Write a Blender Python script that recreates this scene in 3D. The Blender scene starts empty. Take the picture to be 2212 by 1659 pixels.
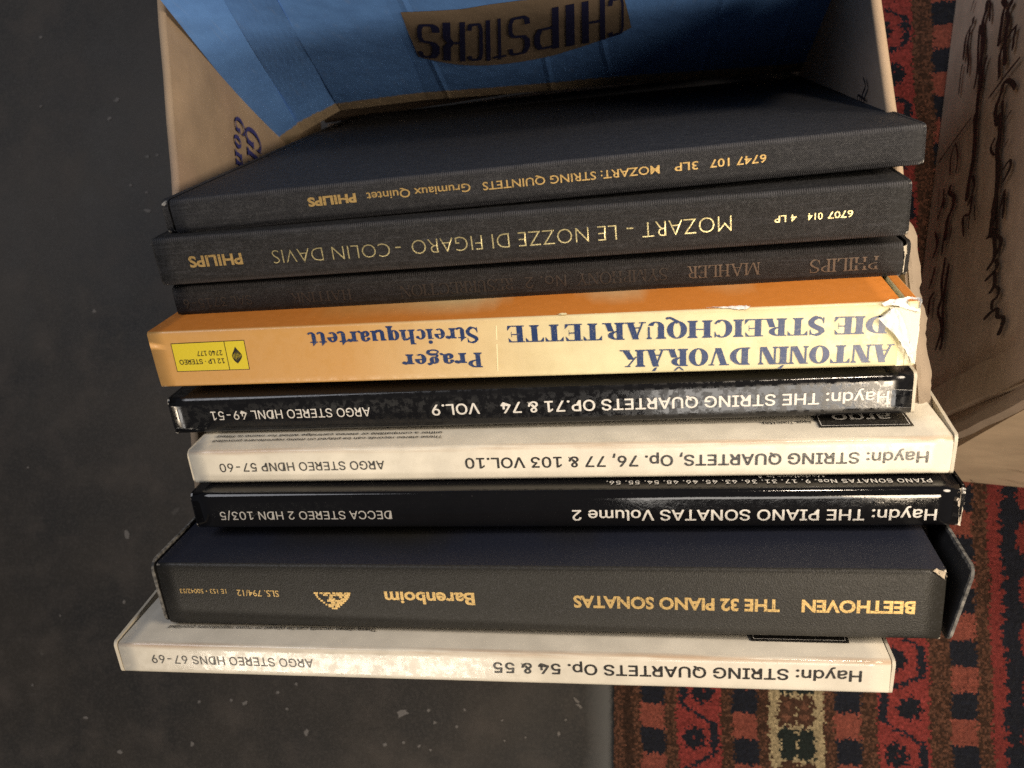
import bpy, bmesh, math, random
from mathutils import Vector, Matrix, noise as mnoise
import numpy as np

# ------------------------------------------------------------------ camera, world, lamps
S = bpy.context.scene
COL = S.collection
R = math.radians
S.view_settings.view_transform = 'Standard'
S.view_settings.look = 'None'
S.view_settings.exposure = 0.0
S.view_settings.gamma = 1.0

CR = Vector((0.98902, 0.01211, -0.14731)); CU = Vector((0.0, 0.99664, 0.08194)); CB = Vector((0.14781, -0.08104, 0.98569))
cam = bpy.data.cameras.new("camera"); cam_o = bpy.data.objects.new("camera", cam); COL.objects.link(cam_o)
cam_o.matrix_world = Matrix(((CR.x, CU.x, CB.x, 0), (CR.y, CU.y, CB.y, 0), (CR.z, CU.z, CB.z, 0.64), (0, 0, 0, 1)))
cam.sensor_width = 36.0; cam.lens = 36.0 * 1850 / 2212
cam.clip_start = 0.01; cam.clip_end = 50
cam.dof.use_dof = True; cam.dof.focus_distance = 0.37; cam.dof.aperture_fstop = 17
S.camera = cam_o
S.cycles.use_denoising = False   # keep the fine grain of a phone picture taken in poor light

W = bpy.data.worlds.new("World"); S.world = W; W.use_nodes = True
W.node_tree.nodes['Background'].inputs[0].default_value = (0.75, 0.82, 1.0, 1)
W.node_tree.nodes['Background'].inputs[1].default_value = 0.055


def lamp(name, kind, loc, target, energy, color, size=0.2, spread=None, spot=None, blend=0.8):
    d = bpy.data.lights.new(name, kind); o = bpy.data.objects.new(name, d); COL.objects.link(o)
    o.location = loc
    o.rotation_euler = (Vector(target) - Vector(loc)).to_track_quat('-Z', 'Y').to_euler()
    d.energy = energy; d.color = color
    if kind == 'AREA':
        if isinstance(size, tuple): d.shape = 'RECTANGLE'; d.size, d.size_y = size
        else: d.size = size
        if spread: d.spread = spread
    else:
        d.shadow_soft_size = size
        if spot: d.spot_size = spot; d.spot_blend = blend
    return o


lamp("lamp_overhead", 'SPOT', (0.22, 0.42, 1.00), (0.17, 0.20, 0.20), 17.0, (1.0, 0.84, 0.66), 0.04, spot=R(60), blend=1.0)
lamp("lamp_right", 'SPOT', (0.55, 0.10, 0.64), (0.06, 0.07, 0.27), 23.0, (1.0, 0.84, 0.65), 0.15, spot=R(80), blend=1.0)
lamp("lamp_spine_fill", 'AREA', (0.45, -0.70, 0.95), (0.08, 0.0, 0.28), 6.2, (1.0, 0.82, 0.60), 0.22)  # unseen warm area light added to brighten the spines
lamp("lamp_glare_right", 'AREA', (0.27, -1.25, 1.34), (0.05, 0.0, 0.28), 3.0, (1.0, 0.93, 0.84), (0.50, 0.24))  # unseen area light, shaped and placed for the glare on the black spine
lamp("lamp_glare_left", 'AREA', (-0.54, -1.25, 0.84), (-0.1, -0.05, 0.28), 4.2, (1.0, 0.88, 0.72), (0.52, 0.18))  # unseen area light, set where the lowest cream spine mirrors it as glare
lamp("lamp_fill_left", 'AREA', (-0.9, 0.6, 1.25), (0.1, 0.1, 0.15), 7.0, (0.95, 0.95, 1.0), 0.7)  # unseen fill light, brought low on the left to brighten the handwritten wall


# ------------------------------------------------------------------ node helper
class NT:
    def __init__(self, name):
        self.m = bpy.data.materials.new(name); self.m.use_nodes = True
        self.t = self.m.node_tree; self.n = self.t.nodes; self.l = self.t.links
        self.b = self.n['Principled BSDF']

    def put(self, sock, v):
        if hasattr(v, 'links'): self.l.new(v, sock)
        else: sock.default_value = v

    def m_(self, op, a, b=0.0, c=0.0, clamp=False):
        x = self.n.new('ShaderNodeMath'); x.operation = op; x.use_clamp = clamp
        self.put(x.inputs[0], a); self.put(x.inputs[1], b); self.put(x.inputs[2], c)
        return x.outputs[0]

    def mix(self, f, a, b, blend='MIX'):
        x = self.n.new('ShaderNodeMix'); x.data_type = 'RGBA'; x.blend_type = blend
        self.put(x.inputs[0], f)
        self.put(x.inputs[6], a if hasattr(a, 'links') else tuple(a) + (1,) if len(a) == 3 else a)
        self.put(x.inputs[7], b if hasattr(b, 'links') else tuple(b) + (1,) if len(b) == 3 else b)
        return x.outputs[2]

    def coord(self, scale=1000.0, kind='Object'):
        c = self.n.new('ShaderNodeTexCoord'); v = self.n.new('ShaderNodeVectorMath'); v.operation = 'SCALE'
        self.l.new(c.outputs[kind], v.inputs[0]); v.inputs[3].default_value = scale
        return v.outputs[0]

    def sep(self, v):
        s = self.n.new('ShaderNodeSeparateXYZ'); self.l.new(v, s.inputs[0]); return s.outputs

    def stretch(self, v, k):
        x = self.n.new('ShaderNodeVectorMath'); x.operation = 'MULTIPLY'; self.l.new(v, x.inputs[0]); x.inputs[1].default_value = k
        return x.outputs[0]

    def noise(self, v, scale, detail=3.0, rough=0.55):
        x = self.n.new('ShaderNodeTexNoise'); self.l.new(v, x.inputs['Vector'])
        x.inputs['Scale'].default_value = scale; x.inputs['Detail'].default_value = detail; x.inputs['Roughness'].default_value = rough
        return x.outputs[0]

    def voro(self, v, scale, feature='F1'):
        x = self.n.new('ShaderNodeTexVoronoi'); x.feature = feature; self.l.new(v, x.inputs['Vector']); x.inputs['Scale'].default_value = scale
        return x.outputs[0]

    def step(self, v, a, b):   # smooth 0..1 between a and b
        x = self.n.new('ShaderNodeMapRange'); x.clamp = True
        self.put(x.inputs[0], v); x.inputs[1].default_value = a; x.inputs[2].default_value = b
        return x.outputs[0]

    def bump(self, h, dist, strength=1.0, prev=None):
        x = self.n.new('ShaderNodeBump'); self.put(x.inputs['Height'], h); x.inputs['Distance'].default_value = dist
        x.inputs['Strength'].default_value = strength
        if prev is not None: self.l.new(prev, x.inputs['Normal'])
        return x.outputs[0]

    def done(self, color, rough, normal=None, spec=0.5, metal=0.0, sheen=0.0):
        b = self.b
        self.put(b.inputs['Base Color'], color if hasattr(color, 'links') else tuple(color) + (1,))
        self.put(b.inputs['Roughness'], rough); self.put(b.inputs['Specular IOR Level'], spec); self.put(b.inputs['Metallic'], metal)
        if sheen: b.inputs['Sheen Weight'].default_value = sheen; b.inputs['Sheen Roughness'].default_value = 0.4
        if normal is not None: self.l.new(normal, b.inputs['Normal'])
        return self.m


def plain(name, col, rough=0.6, metal=0.0, var=0.25, scale=0.8, spec=0.5, rub=None):
    t = NT(name); v = t.coord()
    n = t.noise(v, scale)
    c = t.mix(t.m_('MULTIPLY', n, var), col, tuple(x * 0.45 for x in col))
    if rub:   # print rubbed away in flecks
        r = t.m_('MULTIPLY', t.step(t.noise(v, 1.5, 4.0, 0.65), 0.54, 0.62), t.step(t.noise(v, 0.09, 2.0), 0.38, 0.62))
        c = t.mix(t.m_('MULTIPLY', r, rub[1]), c, rub[0])
    return t.done(c, rough, t.bump(n, 0.00008), spec, metal)


def book_mat(name, base, rough, T, kind, wear=(0.6, 0.55, 0.48), we=0.3, wb=0.2, wc=0.7, ew=1.4, cw=6.0, spec=0.5, L=317.0, grad=None, cover=None):
    """cover stock of a record box: base colour, grain, and rubbed edges and corners (mm in the box's own frame)"""
    t = NT(name); v = t.coord(); x, y, z = t.sep(v)
    n1 = t.noise(v, 0.45, 4.0); n2 = t.noise(v, 0.06, 3.0)
    col = t.mix(t.step(n2, 0.3, 0.7), base, tuple(c * 0.82 for c in base))
    if grad:   # printed gradient along the spine
        col = t.mix(t.step(x, grad[1], grad[2]), tuple(grad[0]), col)
    if cover:  # front board printed in its own colour
        col = t.mix(t.step(z, 0.12, 0.02), col, cover)
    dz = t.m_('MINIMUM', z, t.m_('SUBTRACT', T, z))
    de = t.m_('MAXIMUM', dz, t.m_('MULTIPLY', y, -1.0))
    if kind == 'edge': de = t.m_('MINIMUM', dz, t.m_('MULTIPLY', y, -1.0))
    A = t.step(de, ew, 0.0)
    ex = t.m_('SUBTRACT', L / 2, t.m_('ABSOLUTE', x))
    Bv = t.step(ex, cw, 0.0)
    s = t.m_('ADD', t.m_('MULTIPLY', A, we), t.m_('MULTIPLY', Bv, wb))
    s = t.m_('ADD', s, t.m_('MULTIPLY', t.m_('MULTIPLY', t.step(de, ew * 3, 0.0), Bv), wc))
    s = t.m_('ADD', s, t.m_('MULTIPLY', t.m_('SUBTRACT', n1, 0.5), 0.9 if kind == 'edge' else 1.6))
    wf = t.step(s, 0.40, 0.80) if kind == 'edge' else t.step(s, 0.58, 0.72)
    if kind in ('gloss_white', 'gloss_orange'):
        st = t.noise(t.stretch(v, (0.02, 0.25, 0.6)), 1.0, 3.0)
        stain = t.m_('MULTIPLY', t.step(st, 0.40, 0.62), t.step(t.m_('MAXIMUM', t.m_('SUBTRACT', de, 0.0), t.m_('MULTIPLY', z, 0.5)), 2.6, 0.4))
        col = t.mix(t.m_('MULTIPLY', stain, 0.75 if kind == 'gloss_white' else 0.2), col, (0.36, 0.22, 0.12))
        spk = t.step(t.noise(v, 0.9, 2.0), 0.74, 0.78)
        col = t.mix(t.m_('MULTIPLY', spk, 0.5), col, tuple(c * 0.5 for c in base))
    else:
        dust = t.step(t.noise(v, 1.3, 3.0), 0.70, 0.80)
        col = t.mix(t.m_('MULTIPLY', dust, 0.10 if kind != 'leather' else 0.16), col, (0.45, 0.43, 0.42))
    col = t.mix(wf, col, wear)
    rg = t.m_('ADD', t.m_('MULTIPLY', t.m_('SUBTRACT', n1, 0.5), 0.12), rough)
    rg = t.m_('ADD', rg, t.m_('MULTIPLY', wf, 0.4), 0, True)
    nb = t.bump(wf, 0.00025, 0.6)
    if kind == 'cloth':
        a = t.m_('SINE', t.m_('MULTIPLY', x, 8.5)); b = t.m_('SINE', t.m_('MULTIPLY', t.m_('ADD', z, y), 9.5))
        wv = t.m_('ADD', t.m_('MULTIPLY', a, b), t.m_('MULTIPLY', t.noise(v, 2.6, 2.0), 1.6))
        nb = t.bump(wv, 0.00013, 0.8, nb)
        rib_highlight = t.m_('MULTIPLY', t.step(de, 2.2, 0.2), t.step(t.m_('ADD', t.m_('SINE', t.m_('MULTIPLY', x, 7.0)), t.m_('MULTIPLY', t.noise(v, 0.35, 3.0), 1.6)), 0.2, 1.6))
        col = t.mix(t.m_('MULTIPLY', rib_highlight, 0.42), col, (0.17, 0.17, 0.19))  # highlights on the weave ribs along the edges, painted as lighter colour
        fl = t.step(t.m_('ADD', t.m_('MULTIPLY', t.noise(t.stretch(v, (1.3, 0.8, 1.3)), 1.0, 2.0), 0.7), t.m_('MULTIPLY', t.noise(v, 0.25, 3.0), 0.3)), 0.48, 0.66)
        col = t.mix(t.m_('MULTIPLY', fl, 0.34), col, (0.060, 0.060, 0.063))
        scr = t.noise(t.stretch(v, (0.08, 0.6, 1.0)), 1.0, 3.0)
        col = t.mix(t.m_('MULTIPLY', t.step(scr, 0.5, 0.75), 0.22), col, (0.07, 0.072, 0.085))
    elif kind == 'leather':
        nb = t.bump(t.voro(v, 1.9), 0.00016, 0.6, nb)
        nb = t.bump(t.noise(v, 2.0, 2.0), 0.00012, 0.6, nb)
        gl = t.step(t.noise(v, 1.1, 2.0), 0.56, 0.74)
        col = t.mix(t.m_('MULTIPLY', gl, 0.30), col, (0.06, 0.06, 0.068))
    else:
        blot = t.step(t.noise(v, 0.30, 5.0, 0.65), 0.46, 0.54) if kind == 'gloss' else t.step(t.noise(v, 0.20, 6.0, 0.70), 0.42, 0.58)
        if kind == 'edge': blot = t.noise(v, 1.0, 3.0)
        nb = t.bump(blot, 0.000010, 0.5, nb)
        nb = t.bump(t.noise(v, 0.16, 2.0), 0.00006, 0.5, nb)
        nb = t.bump(t.noise(v, 1.4, 2.0), 0.000012, 0.5, nb)
        if kind != 'gloss_clean': rg = t.m_('ADD', rg, t.m_('MULTIPLY', blot, 0.18 if kind == 'gloss' else 0.20))
    return t.done(col, rg, nb, spec, 0.0, 0.0)


# ------------------------------------------------------------------ object helpers
def link_mesh(name, me, mat, parent=None):
    o = bpy.data.objects.new(name, me); COL.objects.link(o)
    if mat is not None:
        for m in (mat if isinstance(mat, (list, tuple)) else [mat]): me.materials.append(m)
    if parent is not None: o.parent = parent
    return o


def from_bm(name, bm, mat, parent=None, smooth=False):
    me = bpy.data.meshes.new(name); bm.normal_update(); bm.to_mesh(me); bm.free()
    if smooth:
        for p in me.polygons: p.use_smooth = True
    return link_mesh(name, me, mat, parent)


def thing(name, label, cat, M=None, group=None):
    o = bpy.data.objects.new(name, None); COL.objects.link(o); o.empty_display_size = 0.02
    if M is not None: o.matrix_world = M
    o['label'] = label; o['category'] = cat
    if group: o['group'] = group
    return o


def tag(o, label, cat, group=None):
    o['label'] = label; o['category'] = cat
    if group: o['group'] = group
    return o


def bm_box(bm, x0, x1, y0, y1, z0, z1, bev=0.0):
    r = bmesh.ops.create_cube(bm, size=1.0)
    vs = r['verts']
    for v in vs:
        v.co = Vector(((x0 + x1) / 2 + v.co.x * (x1 - x0), (y0 + y1) / 2 + v.co.y * (y1 - y0), (z0 + z1) / 2 + v.co.z * (z1 - z0)))
    if bev > 0:
        es = list({e for v in vs for e in v.link_edges})
        bmesh.ops.bevel(bm, geom=es, offset=bev, segments=2, affect='EDGES', profile=0.6)


MM = 0.001


# ------------------------------------------------------------------ serif lettering drawn as polygons (cap height 1)
def ring(cx, cy, rx, ry, w, t, a0=0.0, a1=360.0, n=26):
    P = []
    for i in range(n):
        q = []
        for k in (i, i + 1):
            a = R(a0 + (a1 - a0) * k / n)
            q.append(((cx + rx * math.cos(a), cy + ry * math.sin(a)), (cx + (rx - w) * math.cos(a), cy + (ry - t) * math.sin(a))))
        P.append([q[0][0], q[1][0], q[1][1], q[0][1]])
    return P


def stroke(pts, wd):
    P = []; L = []; n = len(pts)
    for i, p in enumerate(pts):
        a = pts[max(0, i - 1)]; b = pts[min(n - 1, i + 1)]
        dx, dy = b[0] - a[0], b[1] - a[1]; l = math.hypot(dx, dy) or 1
        w = wd[i] / 2 if isinstance(wd, (list, tuple)) else wd / 2
        L.append(((p[0] - dy / l * w, p[1] + dx / l * w), (p[0] + dy / l * w, p[1] - dx / l * w)))
    for i in range(n - 1): P.append([L[i][0], L[i + 1][0], L[i + 1][1], L[i][1]])
    return P


def smooth_pts(pts, k=6):
    out = []
    n = len(pts)
    for i in range(n - 1):
        p0, p1, p2, p3 = pts[max(0, i - 1)], pts[i], pts[i + 1], pts[min(n - 1, i + 2)]
        for j in range(k):
            t = j / k
            out.append(tuple(0.5 * (2 * b + (c - a) * t + (2 * a - 5 * b + 4 * c - d) * t * t + (3 * b - a - 3 * c + d) * t ** 3) for a, b, c, d in zip(p0, p1, p2, p3)))
    out.append(pts[-1]); return out


def rect(x0, y0, x1, y1): return [[(x0, y0), (x1, y0), (x1, y1), (x0, y1)]]


def serif_glyph(c, w, t):
    s = 0.085; I = lambda x, y0=0.0, y1=1.0, ww=w: rect(x, y0, x + ww, y1)
    def sf(x, ww, y, up): return rect(x - s, y if up else y - t, x + ww + s, y + t if up else y) + ([[(x - s * .8, y + t), (x + ww + s * .8, y + t), (x + ww, y + t + s * .7), (x, y + t + s * .7)]] if up else [[(x - s * .8, y - t), (x, y - t - s * .7), (x + ww, y - t - s * .7), (x + ww + s * .8, y - t)]])
    def diag(x0, y0, x1, y1, ww): return [[(x0, y0), (x0 + ww, y0), (x1 + ww, y1), (x1, y1)]]
    x0 = s
    if c == ' ': return [], 0.34
    if c == '-': return rect(0.02, 0.34, 0.34, 0.34 + t * 2), 0.36
    if c == '.': return ring(w * .5, w * .5, w * .5, w * .5, w * .5, w * .5, n=12), w
    if c == 'I' or c == 'Í':
        P = I(x0) + sf(x0, w, 0, True) + sf(x0, w, 1, False)
        if c == 'Í': P += [[(x0 + w * .3, 1.06), (x0 + w * .6, 1.06), (x0 + w * 1.35, 1.26), (x0 + w * .75, 1.26)]]
        return P, w + 2 * s
    if c == 'N':
        b = x0 + .62
        return I(x0, ww=t * 1.3) + I(b, ww=t * 1.3) + diag(x0 - .01, 1, b - w + t * 1.3, 0, w) + sf(x0, t, 0, True) + sf(b, t, 1, False) + rect(x0 - s, 1 - t, x0 + .1, 1), b + t + s
    if c == 'T':
        m = .36 - w / 2 + s
        return I(m) + sf(m, w, 0, True) + rect(.03, 1 - t, .86, 1) + [[(.03, 1 - t), (.03 + .14, 1 - t), (.03, .72)], [(.86, 1 - t), (.86, .72), (.72, 1 - t)]], .89
    if c in 'AÁ':
        W_ = .78
        P = diag(.1, 0, .42, 1, t * 1.4) + diag(W_ - w + .06, 0, .42 - w * .35, 1, w) + rect(.2, .3, .66, .3 + t) + rect(0, 0, .3, t) + rect(W_ - w - .02, 0, W_ + .16, t)
        if c == 'Á': P += [[(.40, 1.06), (.50, 1.06), (.66, 1.26), (.50, 1.26)]]
        return P, W_ + .16
    if c == 'O' or c == 'Q':
        P = ring(.44, .5, .44, .515, w, t)
        if c == 'Q': P += stroke(smooth_pts([(.40, .02), (.56, -.08), (.74, -.2), (.92, -.16)]), t * 2.0) + stroke([(.40, .02), (.50, .1)], t * 2)
        return P, .9
    if c == 'D':
        return I(x0) + sf(x0, w * .5, 0, True) + sf(x0, w * .5, 1, False) + ring(x0 + w * .8, .5, .58, .5, w, t, -90, 90, 18) + rect(x0, 0, x0 + w, t), x0 + w * .8 + .60
    if c == 'V':
        return diag(.08, 1, .36, 0, w) + diag(.76, 1, .36 + w * .55, 0, t * 1.3) + rect(0, 1 - t, .08 + w + .08, 1) + rect(.66, 1 - t, .92, 1), .92
    if c in 'RŘP':
        P = I(x0) + sf(x0, w, 0, True) + rect(x0 - s, 1 - t, x0 + w, 1) + ring(x0 + w * .9, .74, .42, .26, w * .92, t, -90, 90, 16) + rect(x0, .48, x0 + w, .48 + t)
        if c != 'P': P += diag(x0 + w + .12, .49, x0 + w + .26, 0, w * .95) + rect(x0 + w + .22, 0, x0 + 2 * w + .36, t)
        if c == 'Ř': P += [[(.18, 1.26), (.27, 1.26), (.42, 1.1), (.42, 1.05), (.36, 1.05)], [(.42, 1.05), (.42, 1.1), (.57, 1.26), (.66, 1.26), (.48, 1.05)]]
        return P, x0 + (w * .9 + .46 if c == 'P' else 2 * w + .34)
    if c == 'K':
        return I(x0) + sf(x0, w, 0, True) + sf(x0, w, 1, False) + diag(x0 + w, .4, x0 + w + .42, 1, t * 1.4) + diag(x0 + w + .12, .56, x0 + w + .4, 0, w) + rect(x0 + w + .32, 1 - t, x0 + w + .58, 1) + rect(x0 + w + .32, 0, x0 + 2 * w + .52, t), x0 + 2 * w + .5
    if c in 'EL':
        b = x0 + w + .42
        P = I(x0) + rect(x0 - s, 0, b, t) + [[(b - .16, t), (b, t), (b + .02, .30)]] + rect(x0 - s, 1 - t, x0 + w + s * (c == 'L'), 1)
        if c == 'E': P += rect(x0, 1 - t, b - .03, 1) + [[(b - .17, 1 - t), (b - .01, .72), (b - .03, 1 - t)]] + rect(x0 + w, .5, x0 + w + .24, .5 + t) + [[(x0 + w + .24, .36), (x0 + w + .26, .36), (x0 + w + .26, .68), (x0 + w + .24, .68)]]
        return P, b + .04
    if c == 'S':
        P = stroke(smooth_pts([(.57, .80), (.52, .93), (.34, .985), (.14, .88), (.13, .70), (.32, .56), (.50, .42), (.55, .24), (.42, .05), (.22, .02), (.07, .14), (.04, .26)]), [t] * 6 + [t * 1.2] * 6 + [w * .6] * 8 + [w * .95] * 24 + [w * .8] * 8 + [w * .4] * 5 + [t * 1.2] * 5 + [t] * 12)
        return P + rect(.56, .68, .60, 1.0) + rect(.02, 0, .06, .34), .64
    if c == 'C' or c == 'G':
        P = ring(.46, .5, .44, .515, w, t, 48, 312, 26) + rect(.74, .66, .78, 1.0) + [[(.70, .80), (.76, .68), (.76, .92), (.70, .94)]]
        if c == 'G': P += I(.62, .06, .44) + rect(.56, .42, .86, .42 + t)
        else: P += stroke(smooth_pts([(.75, .22), (.68, .1), (.58, .02)]), [t * 1.5] * 13)
        return P, .86
    if c == 'H':
        b = x0 + w + .36
        return I(x0) + I(b) + rect(x0 + w, .48, b, .48 + t) + sf(x0, w, 0, True) + sf(x0, w, 1, False) + sf(b, w, 0, True) + sf(b, w, 1, False), b + w + s
    if c == 'U':
        b = x0 + w + .36
        return I(x0, .3, 1) + I(b, .3, 1, t * 1.4) + ring(x0 + (b + t * 1.4 - x0) / 2, .3, (b + t * 1.4 - x0) / 2, .31, w * .9, t, 180, 345, 18) + sf(x0, w, 1, False) + sf(b, t, 1, False), b + t + s
    if c == 'M':
        b = x0 + .78
        return I(x0, ww=t * 1.3) + I(b) + diag(x0, 1, x0 + .30, 0, w) + diag(b - .02, 1, x0 + .30 + w * .5, 0, t * 1.2) + sf(x0, t, 0, True) + sf(b, w, 0, True) + rect(x0 - s, 1 - t, x0 + .1, 1) + rect(b, 1 - t, b + w + s, 1), b + w + s
    if c == 'Y':
        m = .30
        return I(m, 0, .45) + sf(m, w, 0, True) + diag(.06, 1, m, .45, w) + diag(.70, 1, m + w - t, .45, t * 1.4) + rect(0, 1 - t, .34, 1) + rect(.60, 1 - t, .84, 1), .84
    X = .68
    if c == 'i':
        return I(x0, 0, X) + sf(x0, w, 0, True) + rect(x0 - s, X - t, x0 + w, X) + ring(x0 + w / 2, .88, w * .55, w * .55, w * .55, w * .55, n=14), w + 2 * s
    if c == 'r':
        return I(x0, 0, X) + sf(x0, w, 0, True) + rect(x0 - s, X - t, x0 + w, X) + stroke(smooth_pts([(x0 + w, .5), (x0 + w + .07, .64), (x0 + w + .17, .66)]), t * 1.5) + ring(x0 + w + .19, .585, w * .5, .1, w * .5, .1, n=14), x0 + w + .28
    if c == 'a':
        return I(.33, .05, .52) + stroke(smooth_pts([(.33 + w * .5, .5), (.40, .62), (.27, .665), (.12, .6)]), [w * .9] * 6 + [w * .5] * 6 + [t * 1.2] * 7) + ring(.12, .52, w * .48, .09, w * .48, .09, n=12) + ring(.25, .19, .22, .2, w * .9, t, 60, 345, 18) + stroke(smooth_pts([(.33 + w, .1), (.40 + w, .02), (.47 + w, .06)]), t * 1.6), .5 + w
    if c == 'e':
        return ring(.31, .34, .30, .35, w, t, 0, 310, 24) + rect(.1, .34, .60, .34 + t) + [[(.61 - t * 1.6, .34), (.61, .34), (.60, .42), (.56, .5)]], .64
    if c == 'o':
        return ring(.31, .34, .30, .35, w, t), .64
    if c == 't':
        return I(x0, .12, .66) + [[(x0 + w, .66), (x0 + w, .92), (x0 - .02, .66)]] + rect(x0 - s, X - t, x0 + w + .14, X) + stroke(smooth_pts([(x0 + w * .5, .16), (x0 + w * .7, .03), (x0 + w + .1, .02), (x0 + w + .2, .1)]), [w, w, w * .9, w * .8, w * .7, w * .6] + [t * 1.6] * 13), x0 + w + .2
    if c == 'c':
        return ring(.30, .34, .29, .35, w, t, 55, 310, 22) + ring(.47, .53, w * .45, .09, w * .45, .09, n=12), .58
    if c in 'hun':
        b = x0 + w + .24
        P = I(x0, 0 if c != 'u' else .1, 1 if c == 'h' else X) + I(b, 0, .5 if c != 'u' else X)
        if c == 'u': P += sf(x0, w * .5, X, False) + rect(b - s, X - t, b, X) + rect(b + w, 0, b + w + s, t) + stroke(smooth_pts([(x0 + w * .5, .16), (x0 + w * .8, .03), (b - .06, .03), (b, .14)]), [w] * 4 + [w * .8] * 4 + [t * 2] * 11)
        else: P += sf(x0, w, 0, True) + sf(b, w, 0, True) + rect(x0 - s, (1 if c == 'h' else X) - t, x0, 1 if c == 'h' else X) + stroke(smooth_pts([(x0 + w, .5), (x0 + w + .1, .63), (b + w * .2, .64), (b + w * .5, .5)]), [t * 1.5] * 8 + [w * .6] * 4 + [w] * 7)
        return P, b + w + s
    if c == 'q':
        return ring(.30, .34, .29, .35, w, t, 0, 360, 24) + I(.42, -.28, X) + sf(.42, w, -.28, True), .44 + w + s
    if c == 'g':
        P = ring(.27, .44, .24, .25, w * .9, t) + stroke(smooth_pts([(.42, .62), (.5, .7), (.6, .7)]), t * 2) + stroke(smooth_pts([(.16, .22), (.08, .13), (.2, .06), (.42, .04), (.56, -.06), (.48, -.2), (.26, -.25), (.06, -.18), (.06, -.06), (.2, .05)]), [t * 1.5] * 13 + [w * .7] * 10 + [w * .75] * 8 + [t * 1.3] * 24)
        return P + ring(.58, .68, .06, .06, .06, .06, n=10), .64
    return rect(.05, 0, .4, .7), .45


def serif_text(s, w, t, gap=0.02):
    polys = []; x = 0.0
    for c in s:
        g, a = serif_glyph(c, w, t)
        for p in g: polys.append([(q[0] + x, q[1]) for q in p])
        x += a + gap
    return polys, x - gap


FONT = None   # the grotesque that ships inside Blender itself, else Blender's default face
try:
    FONT = bpy.data.fonts.load(bpy.utils.resource_path('LOCAL') + "/datafiles/fonts/Inter.woff2")
except Exception:
    FONT = None


def sans_mesh(s, bold=0.0, spacing=1.0, face=None):
    cu = bpy.data.curves.new("lettering", 'FONT'); cu.body = s; cu.size = 1.0; cu.resolution_u = 3
    cu.space_character = spacing
    if face is not None: cu.font = face
    else: cu.offset = bold
    o = bpy.data.objects.new("lettering", cu); COL.objects.link(o)
    dg = bpy.context.evaluated_depsgraph_get(); dg.update()
    me = bpy.data.meshes.new_from_object(o.evaluated_get(dg))
    bpy.data.objects.remove(o); bpy.data.curves.remove(cu)
    V0 = [(v.co.x, v.co.y) for v in me.vertices]; F0 = [list(p.vertices) for p in me.polygons]
    bpy.data.meshes.remove(me)
    if face is None or bold <= 0: return [(x, y, 0.0) for x, y in V0], F0
    V, F = [], []   # a heavier weight: the letters laid over themselves, each a few microns above the last
    for k, (dx, dy) in enumerate(((0, 0), (bold, 0), (-bold, 0), (0, bold * .8), (0, -bold * .8), (bold * .7, bold * .6), (-bold * .7, -bold * .6))):
        n = len(V); V += [(x + dx, y + dy, k * 4e-6) for x, y in V0]; F += [[i + n for i in f] for f in F0]
    return V, F


_cap = {}


def cap_height(bold, face):
    if (bold, face) not in _cap:
        V, _ = sans_mesh("H", bold, 1.0, face); _cap[(bold, face)] = max(v[1] for v in V)
    return _cap[(bold, face)]


def lettering(parent, name, s, mat, place, width, h, style='sans', bold=0.0, w=0.2, t=0.05, spacing=1.0):
    """place(u, v) -> point in the parent's frame; u runs 0..width along the line, v is 0 at mid cap height; both metres"""
    if style in ('sans', 'humanist'):
        face = FONT if style == 'sans' else None
        V, F = sans_mesh(s, bold, spacing, face); x0 = min(v[0] for v in V); x1 = max(v[0] for v in V); ch = cap_height(bold, face)
        pts = [((v[0] - x0) / (x1 - x0) * width, (v[1] / ch - 0.5) * h, v[2]) for v in V]
    else:
        P, tot = serif_text(s, w, t); pts = []; F = []
        for i, p in enumerate(P):
            F.append(list(range(len(pts), len(pts) + len(p))))
            pts += [(q[0] / tot * width, (q[1] - 0.5) * h, (i % 7) * 0.000006) for q in p]
    me = bpy.data.meshes.new(name)
    me.from_pydata([place(*p) for p in pts], [], F); me.update()
    return link_mesh(name, me, mat, parent)


# ------------------------------------------------------------------ record boxes
L0 = 0.317


def book_matrix(P, yaw, roll, lean):
    yaw, roll, lean = R(yaw), R(roll), R(lean)
    a = Vector((math.cos(yaw) * math.cos(roll), math.sin(yaw) * math.cos(roll), math.sin(roll)))
    dn = Vector((0, math.sin(lean), -math.cos(lean))); dn = (dn - a * dn.dot(a)).normalized()
    y = -dn; z = a.cross(y)
    return Matrix(((a.x, y.x, z.x, P[0]), (a.y, y.y, z.y, P[1]), (a.z, y.z, z.z, P[2]), (0, 0, 0, 1)))


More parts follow.
